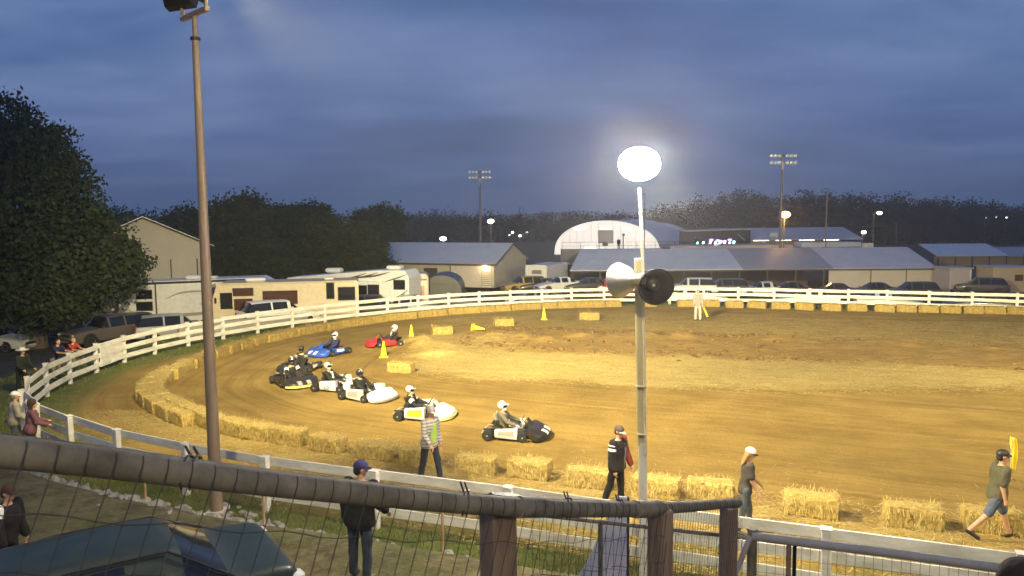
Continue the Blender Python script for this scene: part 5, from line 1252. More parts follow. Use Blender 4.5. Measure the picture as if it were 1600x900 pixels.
# shed with the lit corner
b = gable_shed('long cream metal shed with pale roof and lit sliding door', -9.4, 94.2, R(-22), 20.0, 10.0, 2.75, 4.75, M['cream_wall'], M['roof_metal'], -2.1)
yf = -5.0
MB().bbox((2.0,yf-.01,1.05), (1.75,.05,2.1), .01).build('door', M['door_dark'], b)
dn = MB().bbox((6.5,yf-.03,1.2), (3.7,.06,2.4), .01).build('sliding_door', paint('door_white', (.62,.56,.50), .6), b); MB().bbox((4.55,yf-.04,1.25), (.08,.07,2.5), .01).build('door_track', M['trim_dark'], b); MB().bbox((-2.9,yf-.03,1.9), (.12,.1,1.6), .02).build('downpipe', M['trim_dark'], b)
MB().bbox((9.1,yf-.01,1.25), (1.15,.05,2.45), .01).build('louvred_panel', mat('louvre', (.68,.62,.52), .6), b)
mb = MB()
for k in range(8): mb.bbox((9.1,yf-.05,.25+.22*k), (1.15,.04,.05), .008)
mb.build('louvre_slats', M['trim_dark'], b)
MB().bbox((8.95,yf-.12,2.42), (.3,.14,.10), .02).build('wall_lamp', emis('wall_lamp', (1,.72,.42), 30), b)
cs, sn = math.cos(R(-22)), math.sin(R(-22)); lx, ly = 8.95, yf-.55
spot('wall_light', (-9.4+lx*cs-ly*sn, 94.2+lx*sn+ly*cs, -2.1+2.35), (0,0,0), 90, 60, (1,.70,.38), kind='POINT', rad=.1)
# long low shed: open on the left, beige walled on the right
LZ_ = -2.6
b = thing('long_open_shed', 'long low shed with patched grey roof, open bays and a beige walled end', 'shed', (26.8,88.5,LZ_), R(-1))
Lx = 20.3
def roof_strip(x0, x1, m, dz): 
    secs = [[(x,-3.6,2.35+dz),(x,3.4,4.35+dz),(x,9.5,2.4+dz),(x,9.5,2.48+dz),(x,3.4,4.43+dz),(x,-3.6,2.43+dz)] for x in (x0,x1)]
    if x0 == -Lx: secs[0] = [(p[0]+(1.7 if abs(p[1]-3.4) < .1 else 0), p[1], p[2]) for p in secs[0]]
    return MB().loft(secs).build('roof', m, b)
roof_strip(-Lx, -1.1, M['roof_metal'], 0.); roof_strip(-1.1, 8.9, M['roof_dark'], .003); roof_strip(8.9, Lx, ribbed('roof_pink', (.56,.53,.57), 2.2, .45, .2), 0.)
MB().bbox((0,-3.62,2.30), (2*Lx,.08,.16), .01).build('fascia', M['trim_dark'], b)
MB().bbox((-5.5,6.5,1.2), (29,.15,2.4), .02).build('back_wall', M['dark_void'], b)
for k, x in enumerate(np.arange(-Lx+.3, 8.4, 3.1)): MB().bbox((x,-3.3,1.15), (.16,.16,2.3), .01).build('post', M['trim_dark'], b)
MB().bbox((14.3,-3.2,1.15), (11.6,.2,2.3), .02).build('wall', M['beige_wall'], b)
MB().bbox((20.1,3.,1.15), (.2,12.2,2.3), .02).build('end_wall', M['beige_wall'], b)
for x in (13.1,17.0): MB().bbox((x,-3.32,1.15), (.10,.05,2.3), .01).build('wall_joint', M['trim_dark'], b)
for x in (12.6,19.6): MB().bbox((x,-3.36,.35), (.28,.14,.2), .02).build('wall_box', M['door_dark'], b)
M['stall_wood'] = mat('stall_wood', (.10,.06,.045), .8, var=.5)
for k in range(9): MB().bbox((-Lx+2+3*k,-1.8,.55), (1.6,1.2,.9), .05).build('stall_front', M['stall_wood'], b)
# open pavilion with bright string of lights behind the long shed
b = thing('pavilion', 'low flat roofed pavilion with bright counters behind the long shed', 'pavilion', (29.5,106,-2.5), 0)
MB().bbox((0,0,4.0), (16.5,6,.42), .04).build('roof', paint('pav_roof', (.34,.31,.34), .7), b); MB().bbox((0,2.8,1.9), (16.3,.2,3.8), .02).build('back_wall', mat('pav_wall', (.13,.10,.10), .8), b)
for x in np.arange(-8,8.1,2.0): MB().bbox((x,-2.8,1.9), (.14,.14,3.8), .01).build('post', M['trim_dark'], b)
le = emis('counter_lamp', (1,.9,.75), 6)
for x, w in ((-6.6,.5),(-5.2,.3),(-4.7,.4),(-1.8,.9),(-.4,1.2),(3.0,1.6),(4.8,.3),(5.8,1.2),(1.4,.8)): MB().bbox((x+1.2,-1.2,3.35), (w,.1,.22), .02).build('menu_lamp', le, b)
# dance stage
b = thing('stage', 'dark open stage hung with glowing coloured lights', 'stage', (34.2,130,-2.5), 0)
MB().bbox((0,0,1.4), (10.4,6,2.8), .05).build('deck', M['dark_void'], b)
MB().bbox((0,2.9,4.2), (10.4,.2,2.8), .02).build('back_wall', M['dark_void'], b)
for sg in (1,-1): MB().bbox((sg*5.1,0,4.2), (.25,6,2.9), .02).build('side_wall', M['dark_void'], b)
MB().bbox((0,-.3,5.75), (10.9,6.8,.22), .03, ry=R(-1.2)).build('roof', paint('stage_roof', (.40,.38,.40), .7), b)
cols = [(.25,1,.85),(.3,1,.8),(.9,.35,1),(.75,.85,1),(.35,1,.9),(.8,.6,1),(.4,1,.85),(.3,.95,1)]
for k, x in enumerate((-3.2,-2.2,-1.0,-.2,.6,1.4,2.2,2.9)):
    MB().bbox((x,-1.5,3.35+.12*(k%3)), (.30,.2,.80), .06, ry=R(18)).build('stage_lamp', emis('stage_lamp_%d' % k, cols[k], 9), b)
for x, z in ((-.8,4.05),(.3,3.95),(2.3,4.05),(.9,3.8)): MB().ell((x,-1.4,z), (.36,.1,.16), 12, 8).build('stage_lamp', emis('violet_lamp', (.72,.2,1), 5), b)
MB().bbox((0,1.2,3.0), (8,.3,.45), .05).build('lit_backdrop', mat('teal_cloth', (.03,.25,.20), .8), b); spot('stage_light', (34.2,128.3,2.2), (0,0,0), 160, 60, (.55,.6,1), kind='POINT', rad=.5)
# long hall behind
b = thing('low_hall', 'long low hall with a bright strip of light under its eave', 'hall', (49.0,133,-2.5), 0)
MB().loft([[(x,-4,3.9),(x,4,5.7),(x,4,5.85),(x,-4,4.05)] for x in (-10,10)]).build('roof', paint('hall_roof', (.38,.39,.44), .6), b)
MB().bbox((0,3.5,2.4), (18.4,.3,4.8), .03).build('wall', mat('hall_wall', (.34,.26,.22), .8), b)
for x in (-6.2,-2.4,1.6,5.8): MB().bbox((x,-1.2,3.80), (2.6,.16,.14), .03).build('strip_lamp', emis('strip_lamp', (1,.8,.6), 9), b)
for x in np.arange(-9,9.1,3.): MB().bbox((x,-3.8,1.9), (.16,.16,3.9), .01).build('post', M['trim_dark'], b)
MB().bbox((-4.4,-2.2,4.75), (1.3,.1,.8), .02, rx=R(14)).build('roof_sign', cw, b)
c = thing('roof_unit', 'white low lean-to roof in front of the long hall', 'lean-to', (46.0,112,-2.5), 0); MB().bbox((0,0,3.85), (8.6,3,.7), .05).build('roof', paint('pale_roof', (.50,.53,.60), .5), c)
for x in (-4,4): MB().bbox((x,0,1.75), (.2,.2,3.5), .02).build('post', M['trim_dark'], c)
c = thing('cooling_unit', 'square white cooling box above the beige shed end', 'cooling box', (46.8,101,1.1), 0); MB().bbox((0,0,.4), (1.1,1,.85), .04).build('casing', cw, c); MB().bbox((0,-.52,.4), (.9,.03,.6), .01).build('grille', M['cream_wall'], c)
MB().bbox((0,0,-1.85), (.3,.3,3.7), .02).build('stand', M['trim_dark'], c)
# fabric arena: big barrel with a lower rear part
b = thing('fabric_dome', 'large white fabric dome hall glowing from within', 'dome hall', (18.4,150,-2.0), R(24))
def barrel(x0, x1, w, h, name, m, lean=0):
    secs = []
    for x in (x0, x1):
        a = [(w*math.cos(PI*i/26), h*abs(math.sin(PI*i/26))**.82) for i in range(27)]
        secs.append([(x,p,q) for p,q in a])
    mb = MB(); n = 27; mb.loft(secs, cap=False, closed=False); return mb.build(name, m, b, smooth=60)
b.rotation_euler.z = R(-116)
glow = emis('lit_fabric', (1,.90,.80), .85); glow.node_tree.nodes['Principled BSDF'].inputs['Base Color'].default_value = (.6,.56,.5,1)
def endwall(x, w, h, nm, m):
    return MB().loft([[(x-.05,w*math.cos(PI*i/26),h*abs(math.sin(PI*i/26))**.82) for i in range(27)],[(x+.05,w*math.cos(PI*i/26),h*abs(math.sin(PI*i/26))**.82) for i in range(27)]]).build(nm, m, b)
barrel(-20, 0, 10.9, 6.8, 'barrel', M['dome_fabric']); barrel(-36, -20, 9.2, 5.9, 'rear_barrel', M['dome_fabric'])
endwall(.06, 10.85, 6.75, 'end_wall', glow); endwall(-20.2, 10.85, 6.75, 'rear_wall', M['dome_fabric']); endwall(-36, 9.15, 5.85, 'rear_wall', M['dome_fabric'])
for y in (-5.2,0.,4.6): MB().bbox((.16,y,5.2), (.05,1.9,.34), .02, rx=R(0)).build('bright_panel', emis('bright_panel', (1,.88,.70), 1.5), b)
MB().bbox((.16,0,3.6), (.05,3.2,2.6), .02).build('curtain', mat('curtain', (.62,.56,.50), .8), b); MB().bbox((.2,-.1,2.2), (.06,1.1,.9), .02).build('notice', paint('notice_grey', (.22,.2,.2)), b)
for y in np.arange(-9,9.1,1.5):
    zt = 6.95*math.sqrt(max(.02,1-(y/10.55)**2))**.82; MB().bbox((.13,y,zt/2), (.04,.07,zt*.97), .01).build('seam', M['dome_fabric'], b)
# open railing and walkway before the dome, with people
b = thing('walkway', 'raised grey walkway with thin railing before the dome', 'walkway', (16,124,-2.5), 0)
MB().bbox((4,0,1.45), (24,3,2.9), .03).build('deck', paint('walk_grey', (.26,.22,.22), .8), b)
for x in np.arange(-8,16.1,3.): MB().bbox((x,-1.4,3.5), (.07,.07,1.2), .01).build('post', M['trim_dark'], b)
for z in (3.5,4.05): MB().bbox((4,-1.4,z), (24,.05,.06), .01).build('rail', M['trim_dark'], b)
for x, w in ((-3.5,1.7),(12.5,1.9)): MB().bbox((x,-1.46,3.2), (w,.06,.22), .02).build('strip_lamp', emis('strip_lamp2', (1,.85,.68), 6), b)
b_ = Body(1.75, 0, ((.05,.05),(-.05,.05)), ((0,.1,.2),(0,.1,.2)))
for x, y, z, lab in ((17.2,123.6,.42,'dark figure standing on the walkway before the dome'),(29.5,123.6,.42,'dark figure in a hat standing left of the stage'),):
    p = person(lab, x, y, R(-90), b_, z=z, vox=.022); trousers(b_, p, 'trousers', cloth('black_cloth', (.012,.012,.013)), .03, vox=.022); garment(b_, p, 'jacket', cloth('black_jacket', (.011,.010,.011)), .05, .022, sleeves=.97)
# terraces and booths on the far right
b = thing('bleacher_shed', 'pale roofed bleacher shed at the far right', 'shed', (71.6,122,-5.0), R(-2))
MB().loft([[(x,-3,4.0),(x,3,5.6),(x,3,5.75),(x,-3,4.15)] for x in (-5.4,5.4)]).build('roof', M['roof_metal'], b); MB().loft([[(x,-3,3.9),(x,3,5.0),(x,3,5.12),(x,-3,4.02)] for x in (5.5,17)]).build('roof', paint('pav_roof2', (.33,.33,.40), .6), b)
MB().bbox((6,-2.2,2.9), (23,.2,2.0), .03).build('wall', mat('tan_wall', (.32,.24,.16), .8, var=.3), b); MB().bbox((6,-2.0,.95), (23,.2,1.9), .03).build('base_wall', mat('dark_wall', (.13,.10,.085), .8, var=.3), b)
for x in np.arange(-5,17.1,2.6): MB().bbox((x,-2.6,2.6), (.13,.13,3.2), .01).build('post', M['trim_dark'], b)
for lab, x, y, w, h, m, wn in (('pale booth just right of the beige shed wall',47.2,82,2.3,2.55,paint('booth_lilac', (.42,.37,.38), .6),0),('tan booth with one dark window at the far right',52.6,82,4.0,2.6,paint('booth_tan', (.50,.38,.26), .6),1),('white framed booth with an open doorway at the right edge',55.9,80,2.6,2.7,paint('booth_pink', (.50,.43,.41), .6),2)):
    b = thing('booth', lab, 'booth', (x,y,-2.55), 0, 'booths at the far right'); MB().bbox((0,0,h/2), (w,3,h), .03).build('wall', m, b); MB().bbox((0,0,h+.06), (w+.3,3.3,.12), .02).build('roof', paint('booth_roof', (.40,.38,.40), .6), b)
    if wn == 1: window(b, .75, 1.55, .8, .6, -1.5, M['trim_dark'], mat('dim_glass', (.10,.05,.03), .2))
    if wn == 2: MB().bbox((.25,-1.5,1.3), (1.5,.05,2.2), .01).build('doorway', M['dark_void'], b); MB().bbox((.62,-1.54,1.2), (.6,.04,1.8), .01).build('door', M['cream_wall'], b)
    if wn == 0: MB().bbox((1.05,-1.52,1.2), (.14,.06,2.4), .01).build('corner_trim', cw, b); MB().bbox((0,-1.6,.5), (2.3,.4,.08), .01).build('counter', cw, b)
car('dark covered car before the tan booth at the far right', 47.9, 78, R(160), (.05,.05,.055), 'suv', z=-2.4)
# concrete kerb and barrier below the motorhome
b = thing('concrete_barrier', 'low grey concrete barrier between fence and motorhome', 'barrier', (-15.5,44.3,gz(-15.5,44.3)), R(38)); MB().bbox((0,0,.3), (7.5,.35,.75), .04).build('block', M['concrete'], b)

# ------------------------------------------------------------------ trees
def crown_points(lobes, n):
    w = np.array([l[1]**2 for l in lobes]); w = w/w.sum(); out = []
    for (c, r, sq), k in zip(lobes, (w*n).astype(int)+1):
        d = rand_dirs(k); rad = r*(1-.55*rng.random((k,1))**2.2)
        nz_ = np.array([mnoise.noise(Vector(q*2.3)+Vector((c[0],c[1],c[2]))) for q in d])[:,None]
        out.append(np.array(c)+d*rad*(1+.55*nz_)*np.array([1,1,sq]))
    return np.concatenate(out)
def clump(P, per, size, spread):
    C = np.repeat(P, per, axis=0)+rng.normal(size=(len(P)*per,3))*spread
    return leaf_quads(C, size)
def tree(name, label, x, y, h, rw, trunk_r, lm, n, size, lobes=None, z=None, group=None, bare=.25):
    z = gz(x,y)-.1 if z is None else z
    t = thing(name, label, 'tree', (x,y,z), 0, group)
    if lobes is None:
        lobes = []
        for i in range(12):
            a = rng.random()*2*PI; f = rng.random(); rr = rw*(1-.75*abs(f-.35))*(.35+.5*rng.random())
            lobes.append(((math.cos(a)*rr, math.sin(a)*rr, h*(bare+.05+(.86-bare)*f)), rw*(.34+.18*rng.random()), .85))
        lobes.append(((0,0,h*.86), rw*.33, 1.)); lobes.append(((0,0,h*.55), rw*.6, 1.1))
    mb = MB(); mb.tube([(0,0,0),(.03*h*.1,0,h*.25),(0,.02*h,h*.5),(0,0,h*.75)], [trunk_r*1.25,trunk_r*.85,trunk_r*.55,trunk_r*.2], 12)
    for c, r, sq in lobes:
        s_ = Vector((0,0,max(h*.18,min(h*.6,c[2]*.6)))); mb.tube([s_, s_.lerp(Vector(c),.5)+Vector((0,0,.3)), Vector(c)], [trunk_r*.42,trunk_r*.25,trunk_r*.08], 7)
    mb.build('trunk', M['bark'], t, smooth=60)
    P = crown_points(lobes, n)
    P = P[(P[:,2] > .6)]
    link('crown', quads('crown', clump(P, 5, size, size*.75), lm), t)
    return t
BL = [((0,0,5.0),4.3,.8),((3.2,-1.,4.9),2.8,.8),((4.6,-.5,4.4),1.9,.75),((5.2,.5,5.4),1.5,.8),((-4,0,5.2),3.4,.8),((1.2,-1.2,8.),3.3,.9),((-2.5,0,9.),3.6,.9),((3.0,.5,7.0),2.2,.85),((.1,0,11.4),2.7,.9),((-2.,.4,12.),2.4,.9),((1.7,.3,9.9),2.1,.9),((-1.0,-.2,13.9),1.6,.95),((-7,0,7.),3.2,.9),((-6,0,11),3.2,.9),((2.6,-2.4,3.4),2.0,.7),((-1.5,-3,3.8),2.4,.7),((2.6,-1.5,3.3),1.2,.7),((1.1,0,12.6),1.3,.9),((4.3,.6,5.6),1.6,.85),((-9,1,9),3,.9)]
tree('broadleaf_tree', 'huge dark broadleaf tree towering at the left edge over parked vehicles', -29.0, 46.5, 14.2, 7, .42, M['leaf'], 17000, .27, BL, group=None)
TL = (('rounded tree behind the barn roof ridge, left of the tall pole',-36.5,86,10.0,5.0,'leaf2',.5),('broad lower tree on the barn side of the light pole',-36,82,8.2,4.6,'leaf3',.5),('dark tree mostly hidden by the light pole',-30.8,84,10.0,5.2,'leaf',.5),('tallest rounded tree of the left treeline, just right of the pole',-27.2,80,11.0,5.6,'leaf2',.5),('dark tree right of the tallest one in the left treeline',-23.0,86,9.8,4.6,'leaf3',.5),('pointed dark spruce-like tree in the left treeline',-21.8,80,9.5,4.0,'leaf3',.45),('bushy tree behind the white camper with black stripes',-17.5,77,8.2,4.8,'leaf2',.45),('drooping leafy tree overlapping the left end of the metal shed',-14.6,78,7.6,3.9,'leaf',.4),('round tree farthest right of the left treeline',-17.6,101,9.6,4.6,'leaf3',.5),('low tree filling in behind the motorhome roof',-24.0,72,6.4,4.0,'leaf',.4),('low dark tree behind the grey fifth wheel',-28.0,70,5.6,3.6,'leaf3',.4),('small tree at the far left beyond the barn',-47,92,9.5,6.0,'leaf3',.5))
for lab, x, y, h, rw, lm, sz in TL:
    tree('broadleaf_tree', lab, x, y, h, rw, .26, M[lm], 5200, sz*.68, group='trees along the left background', bare=.10)
# far wood on the right ridge and the low treeline in the middle: masses
def wood(name, pts, n_per, size):
    Q = []
    for (x, y, z, h, rw) in pts:
        lob = [((x+rng.normal()*rw*.35, y+rng.normal()*rw*.3, z+h*(.35+.55*rng.random())), rw*(.40+.25*rng.random()), 1.) for _ in range(5)] + [((x,y,z+h*.35),rw*.8,1.1)]
        Q.append(clump(crown_points(lob, n_per), 4, size, size*.8))
    return tag(link(name, quads(name, np.concatenate(Q), M['far_leaf'])), kind='stuff')
pts = []
prof = lambda u: np.interp(u, [1000,1035,1060,1090,1120,1150,1175,1200,1230,1260,1290,1320,1350,1400,1450,1500,1550,1600,1700], [346,325,318,311,303,297,300,304,307,302,300,304,306,308,312,316,322,327,330])
for u in np.arange(1030,1720,7.):
    Yd = 215+rng.normal()*5; xx = (u-800)/1200*Yd; top = 6.1-(prof(u)+rng.normal()*3.-335+(u-800)*.0087)/1200*Yd
    pts.append((xx, Yd, -3, top+3-.6, 3.6+rng.random()*2))
    if u % 2 < 1: pts.append((xx+rng.normal()*2, Yd-12, -3, (top+3)*.7, 4.5))
wood('far_wood', pts, 260, .62)
pts = []
for u in np.arange(590,1050,10.):
    Yd = 250+rng.normal()*12; xx = (u-800)/1200*Yd; top = 6.1-(341+rng.normal()*2.5-335+(u-800)*.0087)/1200*Yd
    pts.append((xx, Yd, -3, top+3, 4+rng.random()*2))
wood('far_treeline', pts, 220, .7)
# hills
def hill(name, x0, x1, y, prof_f, col):
    xsn = np.linspace(x0, x1, 140); rows = []; me = MB(); P = []; F = []
    for j, (dy, k) in enumerate(((0,0.),(60,.55),(140,.9),(220,1.),(420,.6))):
        for i, xv in enumerate(xsn): P.append((xv, y+dy+8*mnoise.noise(Vector((xv*.02,j,1.))), -6+(prof_f(xv)+6)*k+(3.5*mnoise.noise(Vector((xv*.035,j*1.7,2.)))+2*mnoise.noise(Vector((xv*.12,j*1.7,3.))))*(.4+.6*k)))
    n = len(xsn)
    for j in range(4):
        for i in range(n-1): F.append((j*n+i, j*n+i+1, (j+1)*n+i+1, (j+1)*n+i))
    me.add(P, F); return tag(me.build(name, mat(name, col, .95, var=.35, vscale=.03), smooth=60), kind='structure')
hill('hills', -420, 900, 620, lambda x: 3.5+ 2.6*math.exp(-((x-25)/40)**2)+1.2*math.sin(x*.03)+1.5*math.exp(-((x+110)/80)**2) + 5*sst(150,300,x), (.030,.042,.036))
hill('far_hills', -900, 1500, 1150, lambda x: 4+ 6.5*math.exp(-((x-118)/40)**2)+5*math.exp(-((x-220)/60)**2)+9*math.exp(-((x-720)/160)**2)+1.5*math.sin(x*.02), (.045,.065,.085))  # blue cast of the distant air is put into this hill colour

# ------------------------------------------------------------------ unlit stadium poles, lit street lamps and far lights
def stadium(label, x, y, zt, rows, z=-2.5, r=.2):
    t = thing('stadium_light_pole', label, 'light pole', (x,y,z), 0, 'unlit stadium light poles'); h = zt-z
    MB().tube([(0,0,0),(0,0,h)], [r,r*.6], 12).build('pole', mat('pole_grey', (.16,.15,.15), .7) if 'pole_grey' not in M else M['pole_grey'], t, smooth=60)
    for k in range(rows):
        zz = h-.15-.85*k; MB().bbox((0,-.1,zz), (3.3-.2*k,.1,.1), .02).build('crossarm', M['trim_dark'], t)
        for x_ in (-1.5,-1.0,-.5,.5,1.0,1.5) if rows == 2 else (-1.,1.):
            l = MB().lathe([(.10,-.22),(.20,-.05),(.23,.08)], 12, (x_,-.28,zz-.05), axis='Y').build('floodlight', M['galv'], t, smooth=50); MB().lathe([(.02,.0),(.20,.0),(.22,.02),(.02,.03)], 12, (x_,-.58,zz-.05), axis='Y').build('lens', M['lens_off'], l, smooth=50)
    MB().bbox((0,-.2,h-1.5), (.35,.3,.8), .03).build('ballast_box', M['galv'], t)
    return t
M['pole_grey'] = mat('pole_grey', (.16,.15,.15), .7)
stadium('unlit stadium light pole rising behind the metal shed', -4.75, 118, 12.75, 2)
stadium('unlit stadium light pole on the right, double row of lamps', 34.6, 99, 13.4, 2)
def street(label, x, y, zt, z, col, s, arm=.8, r=.09, head=.28, e=0):
    t = thing('street_lamp', label, 'street lamp', (x,y,z), 0, 'lit lamps in the distance'); h = zt-z
    MB().tube([(0,0,0),(0,0,h-.1),(-arm*.3,-.1,h+.12),(-arm,-.3,h+.15)] if arm else [(0,0,0),(0,0,h)], r, 8).build('pole', M['pole_grey'], t, smooth=60)
    b = MB().bbox((-arm,-.3,h+.18), (head*1.8,head*1.2,.14), .04).build('lamp_hood', M['trim_dark'], t, smooth=40)
    MB().ell((-arm,-.36,h+.02), (head*1.25,head*.9,head*.8), 14, 8).build('lamp_bulb', emis('lamp_%s' % label[:8].replace(' ','_'), col, s), b, smooth=True)
    if e: spot('street_light', (x-arm,y-.9,zt-.4), (0,0,0), e, 60, col, kind='POINT', rad=.2)
    return t
street('white street lamp on a thin pole behind the metal shed, left of centre', -3.35, 125, 5.0, -2.5, (1,.93,.82), 14, 0, head=.42)
street('orange glowing lamp beside the right stadium pole', 35.4, 100, 5.75, -2.5, (1,.48,.10), 22, 0, head=.52, e=500)
street('small warm lamp on a bent pole at the right', 56.4, 120, 5.8, -2.5, (1,.74,.5), 12, -.7, head=.32)
street('white lamp high above the left end of the metal shed', -18.6, 115, 5.4, -2.5, (.95,.97,1), 16, 0, head=.30)
street('lower white lamp above the left end of the metal shed', -17.6, 110, 3.0, -2.5, (.95,.97,1), 12, 0, head=.24)
street('bright white lamp just over the shed roof ridge', -9.4, 106, 2.85, -2.5, (1,.93,.84), 18, 0, head=.36)
street('white corner lamp at the end of the long hall', 58.2, 127.5, 2.65, -2.5, (1,.95,.9), 14, 0, head=.32)
street('twin headed dark lamp post before the dome', 17.9, 123.4, 2.65, .4, (.3,.28,.26), .0, 0, head=.22)
for k, (x, y, z, s) in enumerate(((.4,300,-.9,.75),(3.3,300,-2.2,.9),(6.0,300,-1.0,.6),(-.8,300,-1.9,.45),(155,260,6.3,.7),(158.5,260,6.2,.5),(162.,260,6.4,.7))):
    c = thing('distant_lamp', ('tiny white light in the valley left of the dome' if k < 4 else 'tiny white light on the wooded hill at the far right'), 'lamp', (x,y if k<4 else 198,0), 0, 'tiny lights in the valley' if k < 4 else 'tiny lights on the right hill')
    if k < 4: c.location.y = 232; x_ = x*232/300
    c.location.x = (x*232/300 if k < 4 else x*198/260+3.8)
    zz = 6.1-(6.1-z)*(232/300) if k < 4 else 4.2+(k%2)*.15
    q7 = .75 if k < 4 else .42
    MB().ell((0,0,zz), (s*.7*q7,.2,s*.55*q7), 10, 6).build('bulb', emis('distant_%d' % k, (.9,.97,1), 5), c, smooth=True); MB().tube([(0,.1,-3),(0,.1,zz)], .08, 6).build('pole', M['pole_grey'], c)
for lab, x, y, zt, r in (('bare thin pole right of the glaring lamp',20.9,121,9.2,.10),('bare thin pole between the stadium pole and the bent lamp',42.9,105,9.3,.12),('short bare pole above the beige shed end',66,132,4.2,.1)):
    t = thing('utility_pole', lab, 'pole', (x,y,-2.5)); MB().tube([(0,0,0),(0,0,zt+2.5)], [r,r*.7], 8).build('pole', M['pole_grey'], t, smooth=60); MB().bbox((-.25,0,zt+2.4), (.7,.08,.08), .01).build('crossarm', M['pole_grey'], t)
for x, y, zt in ((-9.7,15.6,.75),(-7.2,14.55,.72),(-4.4,13.05,.95),(-1.15,11.8,1.15)):
    t = thing('steel_stake', 'thin rusty fence stake standing in the trodden ground beyond the handrail', 'stake', (x,y,gz(x,y)-.1), 0, 'thin stakes along the drain'); MB().tube([(0,0,0),(.02,0,1.05)], .022, 8).build('stake', M['wood_post'], t)

# ------------------------------------------------------------------ light
HAZE = .0010; FRONT = 4000; FILL = 900
LT = [((-6.15,15.65,10.25),(5,36,0),33000,90),((-5.25,14.95,10.25),(18,24,0),30000,98),((-6.25,15.6,10.25),(-9,29,0),16000,98),((-5.2,15.0,10.3),(16,74,0),105000,64),((-6.2,15.65,10.3),(-15,52,0),42000,62)]
for p_, a_, e_, s_ in LT: spot('floodlight', p_, a_, e_, s_, LC, rad=.3)
RP_ = (21.,6.3)
track_pole('second steel light pole, outside the picture at the right', *RP_, (0,0), (.8,.5), ((14,36,0),(4,20,0)))
for a_, e_, s_ in (((13,41,0),44000,80),((4,26,0),8000,90),((26,72,0),70000,62)): spot('floodlight', (20.6,7.2,10.0), a_, e_, s_, LC, rad=.3)
gb_ = thing('roof_beam', 'steel edge beam of the grandstand roof above the viewer, outside the picture', 'roof beam', (3,2.9,12.3))
for z in (-.15,.15): MB().bbox((0,0,z), (26,.22,.03), .005).build('flange', M['steel_pole'], gb_)
MB().bbox((0,0,0), (26,.03,.28), .005).build('web', M['steel_pole'], gb_)
for k, (x_, a_) in enumerate(((-5.,(-5,21,0)),(3.,(3,21,0)),(11.,(11,20,0)))):
    fl_ = thing('roof_floodlight', ('left','middle','right')[k]+' floodlight hung below the grandstand roof beam, outside the picture', 'floodlight', (x_,2.95,11.9), 0, 'roof floodlights')
    d = (Vector(a_)-Vector((x_,2.95,11.6))).normalized(); floodhead(fl_, (0,.05,-.35), math.atan2(d.y,d.x), -math.asin(d.z)); MB().tube([(0,0,.25),(0,0,-.15)], .03, 8).build('hanger', M['black_metal'], fl_)
    spot('floodlight', Vector((x_,3.0,11.55))+d*.3, a_, FRONT, 84, LC, rad=.3)
spot('rail_fill_light', (1.,-5.5,9.6), (0,0,0), FILL, 60, (1,.84,.62), kind='POINT', rad=.6)  # added fill light behind the viewer, no fixture, lifts the foreground rail
sun = bpy.data.lights.new('dusk_sun','SUN'); sun.energy = .03; sun.angle = R(25); sun.color = (.75,.85,1); so = bpy.data.objects.new('dusk_sun', sun); COL.objects.link(so); so.rotation_euler = (R(80),0,R(30))

w = bpy.data.worlds.new('World'); scene.world = w; w.use_nodes = True
nt = w.node_tree; N = nt.nodes; L = nt.links; bg = N['Background']
sky = N.new('ShaderNodeTexSky'); sky.sky_type = 'NISHITA'; sky.sun_disc = False; sky.sun_elevation = R(.5); sky.sun_rotation = R(150)
tc = N.new('ShaderNodeTexCoord'); sep = N.new('ShaderNodeSeparateXYZ'); L.new(tc.outputs['Generated'], sep.inputs[0])
def math_(op, a, b=None, clamp=False):
    x = N.new('ShaderNodeMath'); x.operation = op; x.use_clamp = clamp
    for k, s in ((0,a),(1,b)):
        if s is None: continue
        if isinstance(s, (int,float)): x.inputs[k].default_value = s
        else: L.new(s, x.inputs[k])
    return x.outputs[0]
zc = math_('ADD', math_('MAXIMUM', sep.outputs['Z'], 0.), .16)
cmb = N.new('ShaderNodeCombineXYZ'); L.new(math_('DIVIDE', sep.outputs['X'], zc), cmb.inputs[0]); L.new(math_('DIVIDE', sep.outputs['Y'], zc), cmb.inputs[1])
def cloud(scale, det, rough, st, off):
    mp = N.new('ShaderNodeMapping'); mp.inputs['Scale'].default_value = st; mp.inputs['Location'].default_value = off; mp.inputs['Rotation'].default_value = (0,0,R(-12)); L.new(cmb.outputs[0], mp.inputs['Vector'])
    n = N.new('ShaderNodeTexNoise'); n.inputs['Scale'].default_value = scale; n.inputs['Detail'].default_value = det; n.inputs['Roughness'].default_value = rough; n.inputs['Distortion'].default_value = .35
    L.new(mp.outputs[0], n.inputs['Vector']); return n.outputs['Fac']
f1 = cloud(.6, 7, .5, (.8,1.05,1), (3.1,1.7,0)); f2 = cloud(1.7, 6, .55, (.7,1.2,1), (7.7,4.2,0))
f = math_('ADD', math_('MULTIPLY', f1, .54), math_('MULTIPLY', f2, .46))
rp = N.new('ShaderNodeValToRGB'); L.new(f, rp.inputs['Fac']); e = rp.color_ramp.elements
e[0].position = .34; e[0].color = (.042,.084,.228,1); e[1].position = .60; e[1].color = (.140,.220,.44,1)
m_ = e.new(.46); m_.color = (.070,.140,.345,1)
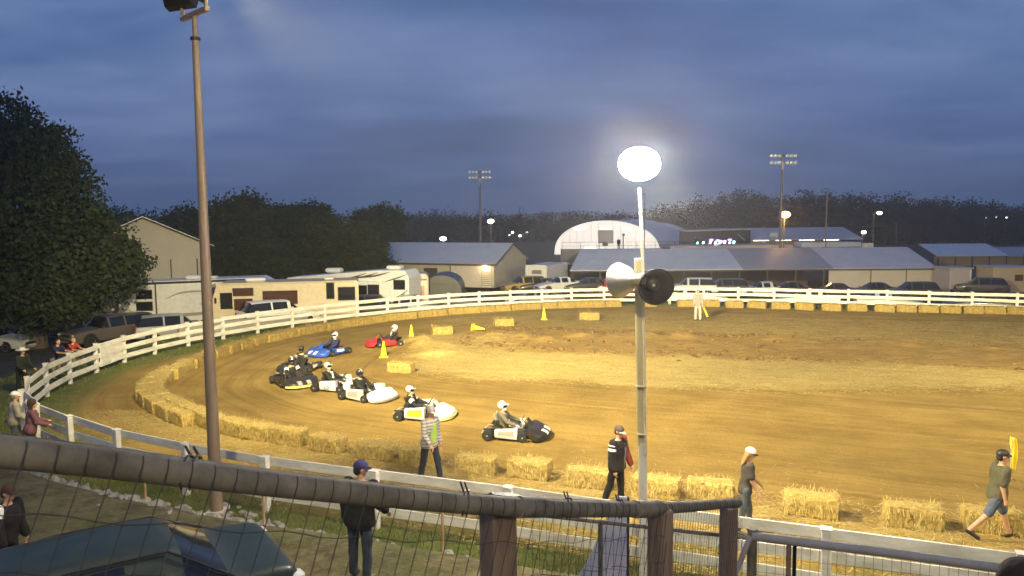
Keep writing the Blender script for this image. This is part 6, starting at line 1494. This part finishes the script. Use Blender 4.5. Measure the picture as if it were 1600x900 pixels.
# a paler break in the overcast low over the hills
hz = math_('POWER', math_('SUBTRACT', 1., math_('MINIMUM', math_('MULTIPLY', math_('ABSOLUTE', math_('SUBTRACT', sep.outputs['Z'], .02)), 9.), 1.)), 1.5)
mx = N.new('ShaderNodeMixRGB'); L.new(math_('MULTIPLY', hz, .35), mx.inputs['Fac']); L.new(rp.outputs['Color'], mx.inputs['Color1']); mx.inputs['Color2'].default_value = (.115,.155,.275,1)
ad = N.new('ShaderNodeMixRGB'); ad.blend_type = 'ADD'; ad.inputs['Fac'].default_value = .02; L.new(mx.outputs['Color'], ad.inputs['Color1']); L.new(sky.outputs['Color'], ad.inputs['Color2'])
L.new(ad.outputs['Color'], bg.inputs['Color']); bg.inputs['Strength'].default_value = 1.0

hz_ = MB(); hz_.add([(x,y,z) for z in (-9.,60.) for x, y in ((-1000,-70),(1700,-70),(1700,1690),(-1000,1690))], [(3,2,1,0),(4,5,6,7),(0,1,5,4),(1,2,6,5),(2,3,7,6),(3,0,4,7)])
hm = bpy.data.materials.new('haze'); hm.use_nodes = True; hn = hm.node_tree; hn.nodes.remove(hn.nodes['Principled BSDF']); pv = hn.nodes.new('ShaderNodeVolumePrincipled')
pv.inputs['Color'].default_value = (.95,.95,.95,1); pv.inputs['Density'].default_value = HAZE; pv.inputs['Anisotropy'].default_value = .78
hn.links.new(pv.outputs[0], hn.nodes['Material Output'].inputs['Volume'])
tag(hz_.build('haze', hm), kind='stuff')
scene.cycles.volume_bounces = 1
# ------------------------------------------------------------------ camera
cam = bpy.data.cameras.new('camera'); co = bpy.data.objects.new('camera', cam); COL.objects.link(co); scene.camera = co
cam.sensor_width = 36; cam.lens = 27; cam.clip_start = .05; cam.clip_end = 6000
pt = math.atan(115/1200); rl_ = R(.5)
fwd = Vector((0, math.cos(pt), -math.sin(pt))); up = Vector((0, math.sin(pt), math.cos(pt))); rt = Vector((1,0,0))
# rolled half a degree so that the horizon rises to the right
r2 = rt*math.cos(rl_) - up*math.sin(rl_); u2 = rt*math.sin(rl_) + up*math.cos(rl_)
mw = Matrix((r2, u2, -fwd)).transposed().to_4x4(); mw.translation = (0,0,6.1); co.matrix_world = mw
cam.dof.use_dof = True; cam.dof.focus_distance = 22; cam.dof.aperture_fstop = 11
scene.view_settings.view_transform = 'Standard'; scene.view_settings.look = 'None'; scene.view_settings.exposure = 0; scene.view_settings.gamma = 1; scene.view_settings.use_curve_mapping = False
scene.cycles.use_denoising = True; scene.cycles.sample_clamp_indirect = 4; scene.cycles.max_bounces = 5
scene.cycles.use_light_tree = True
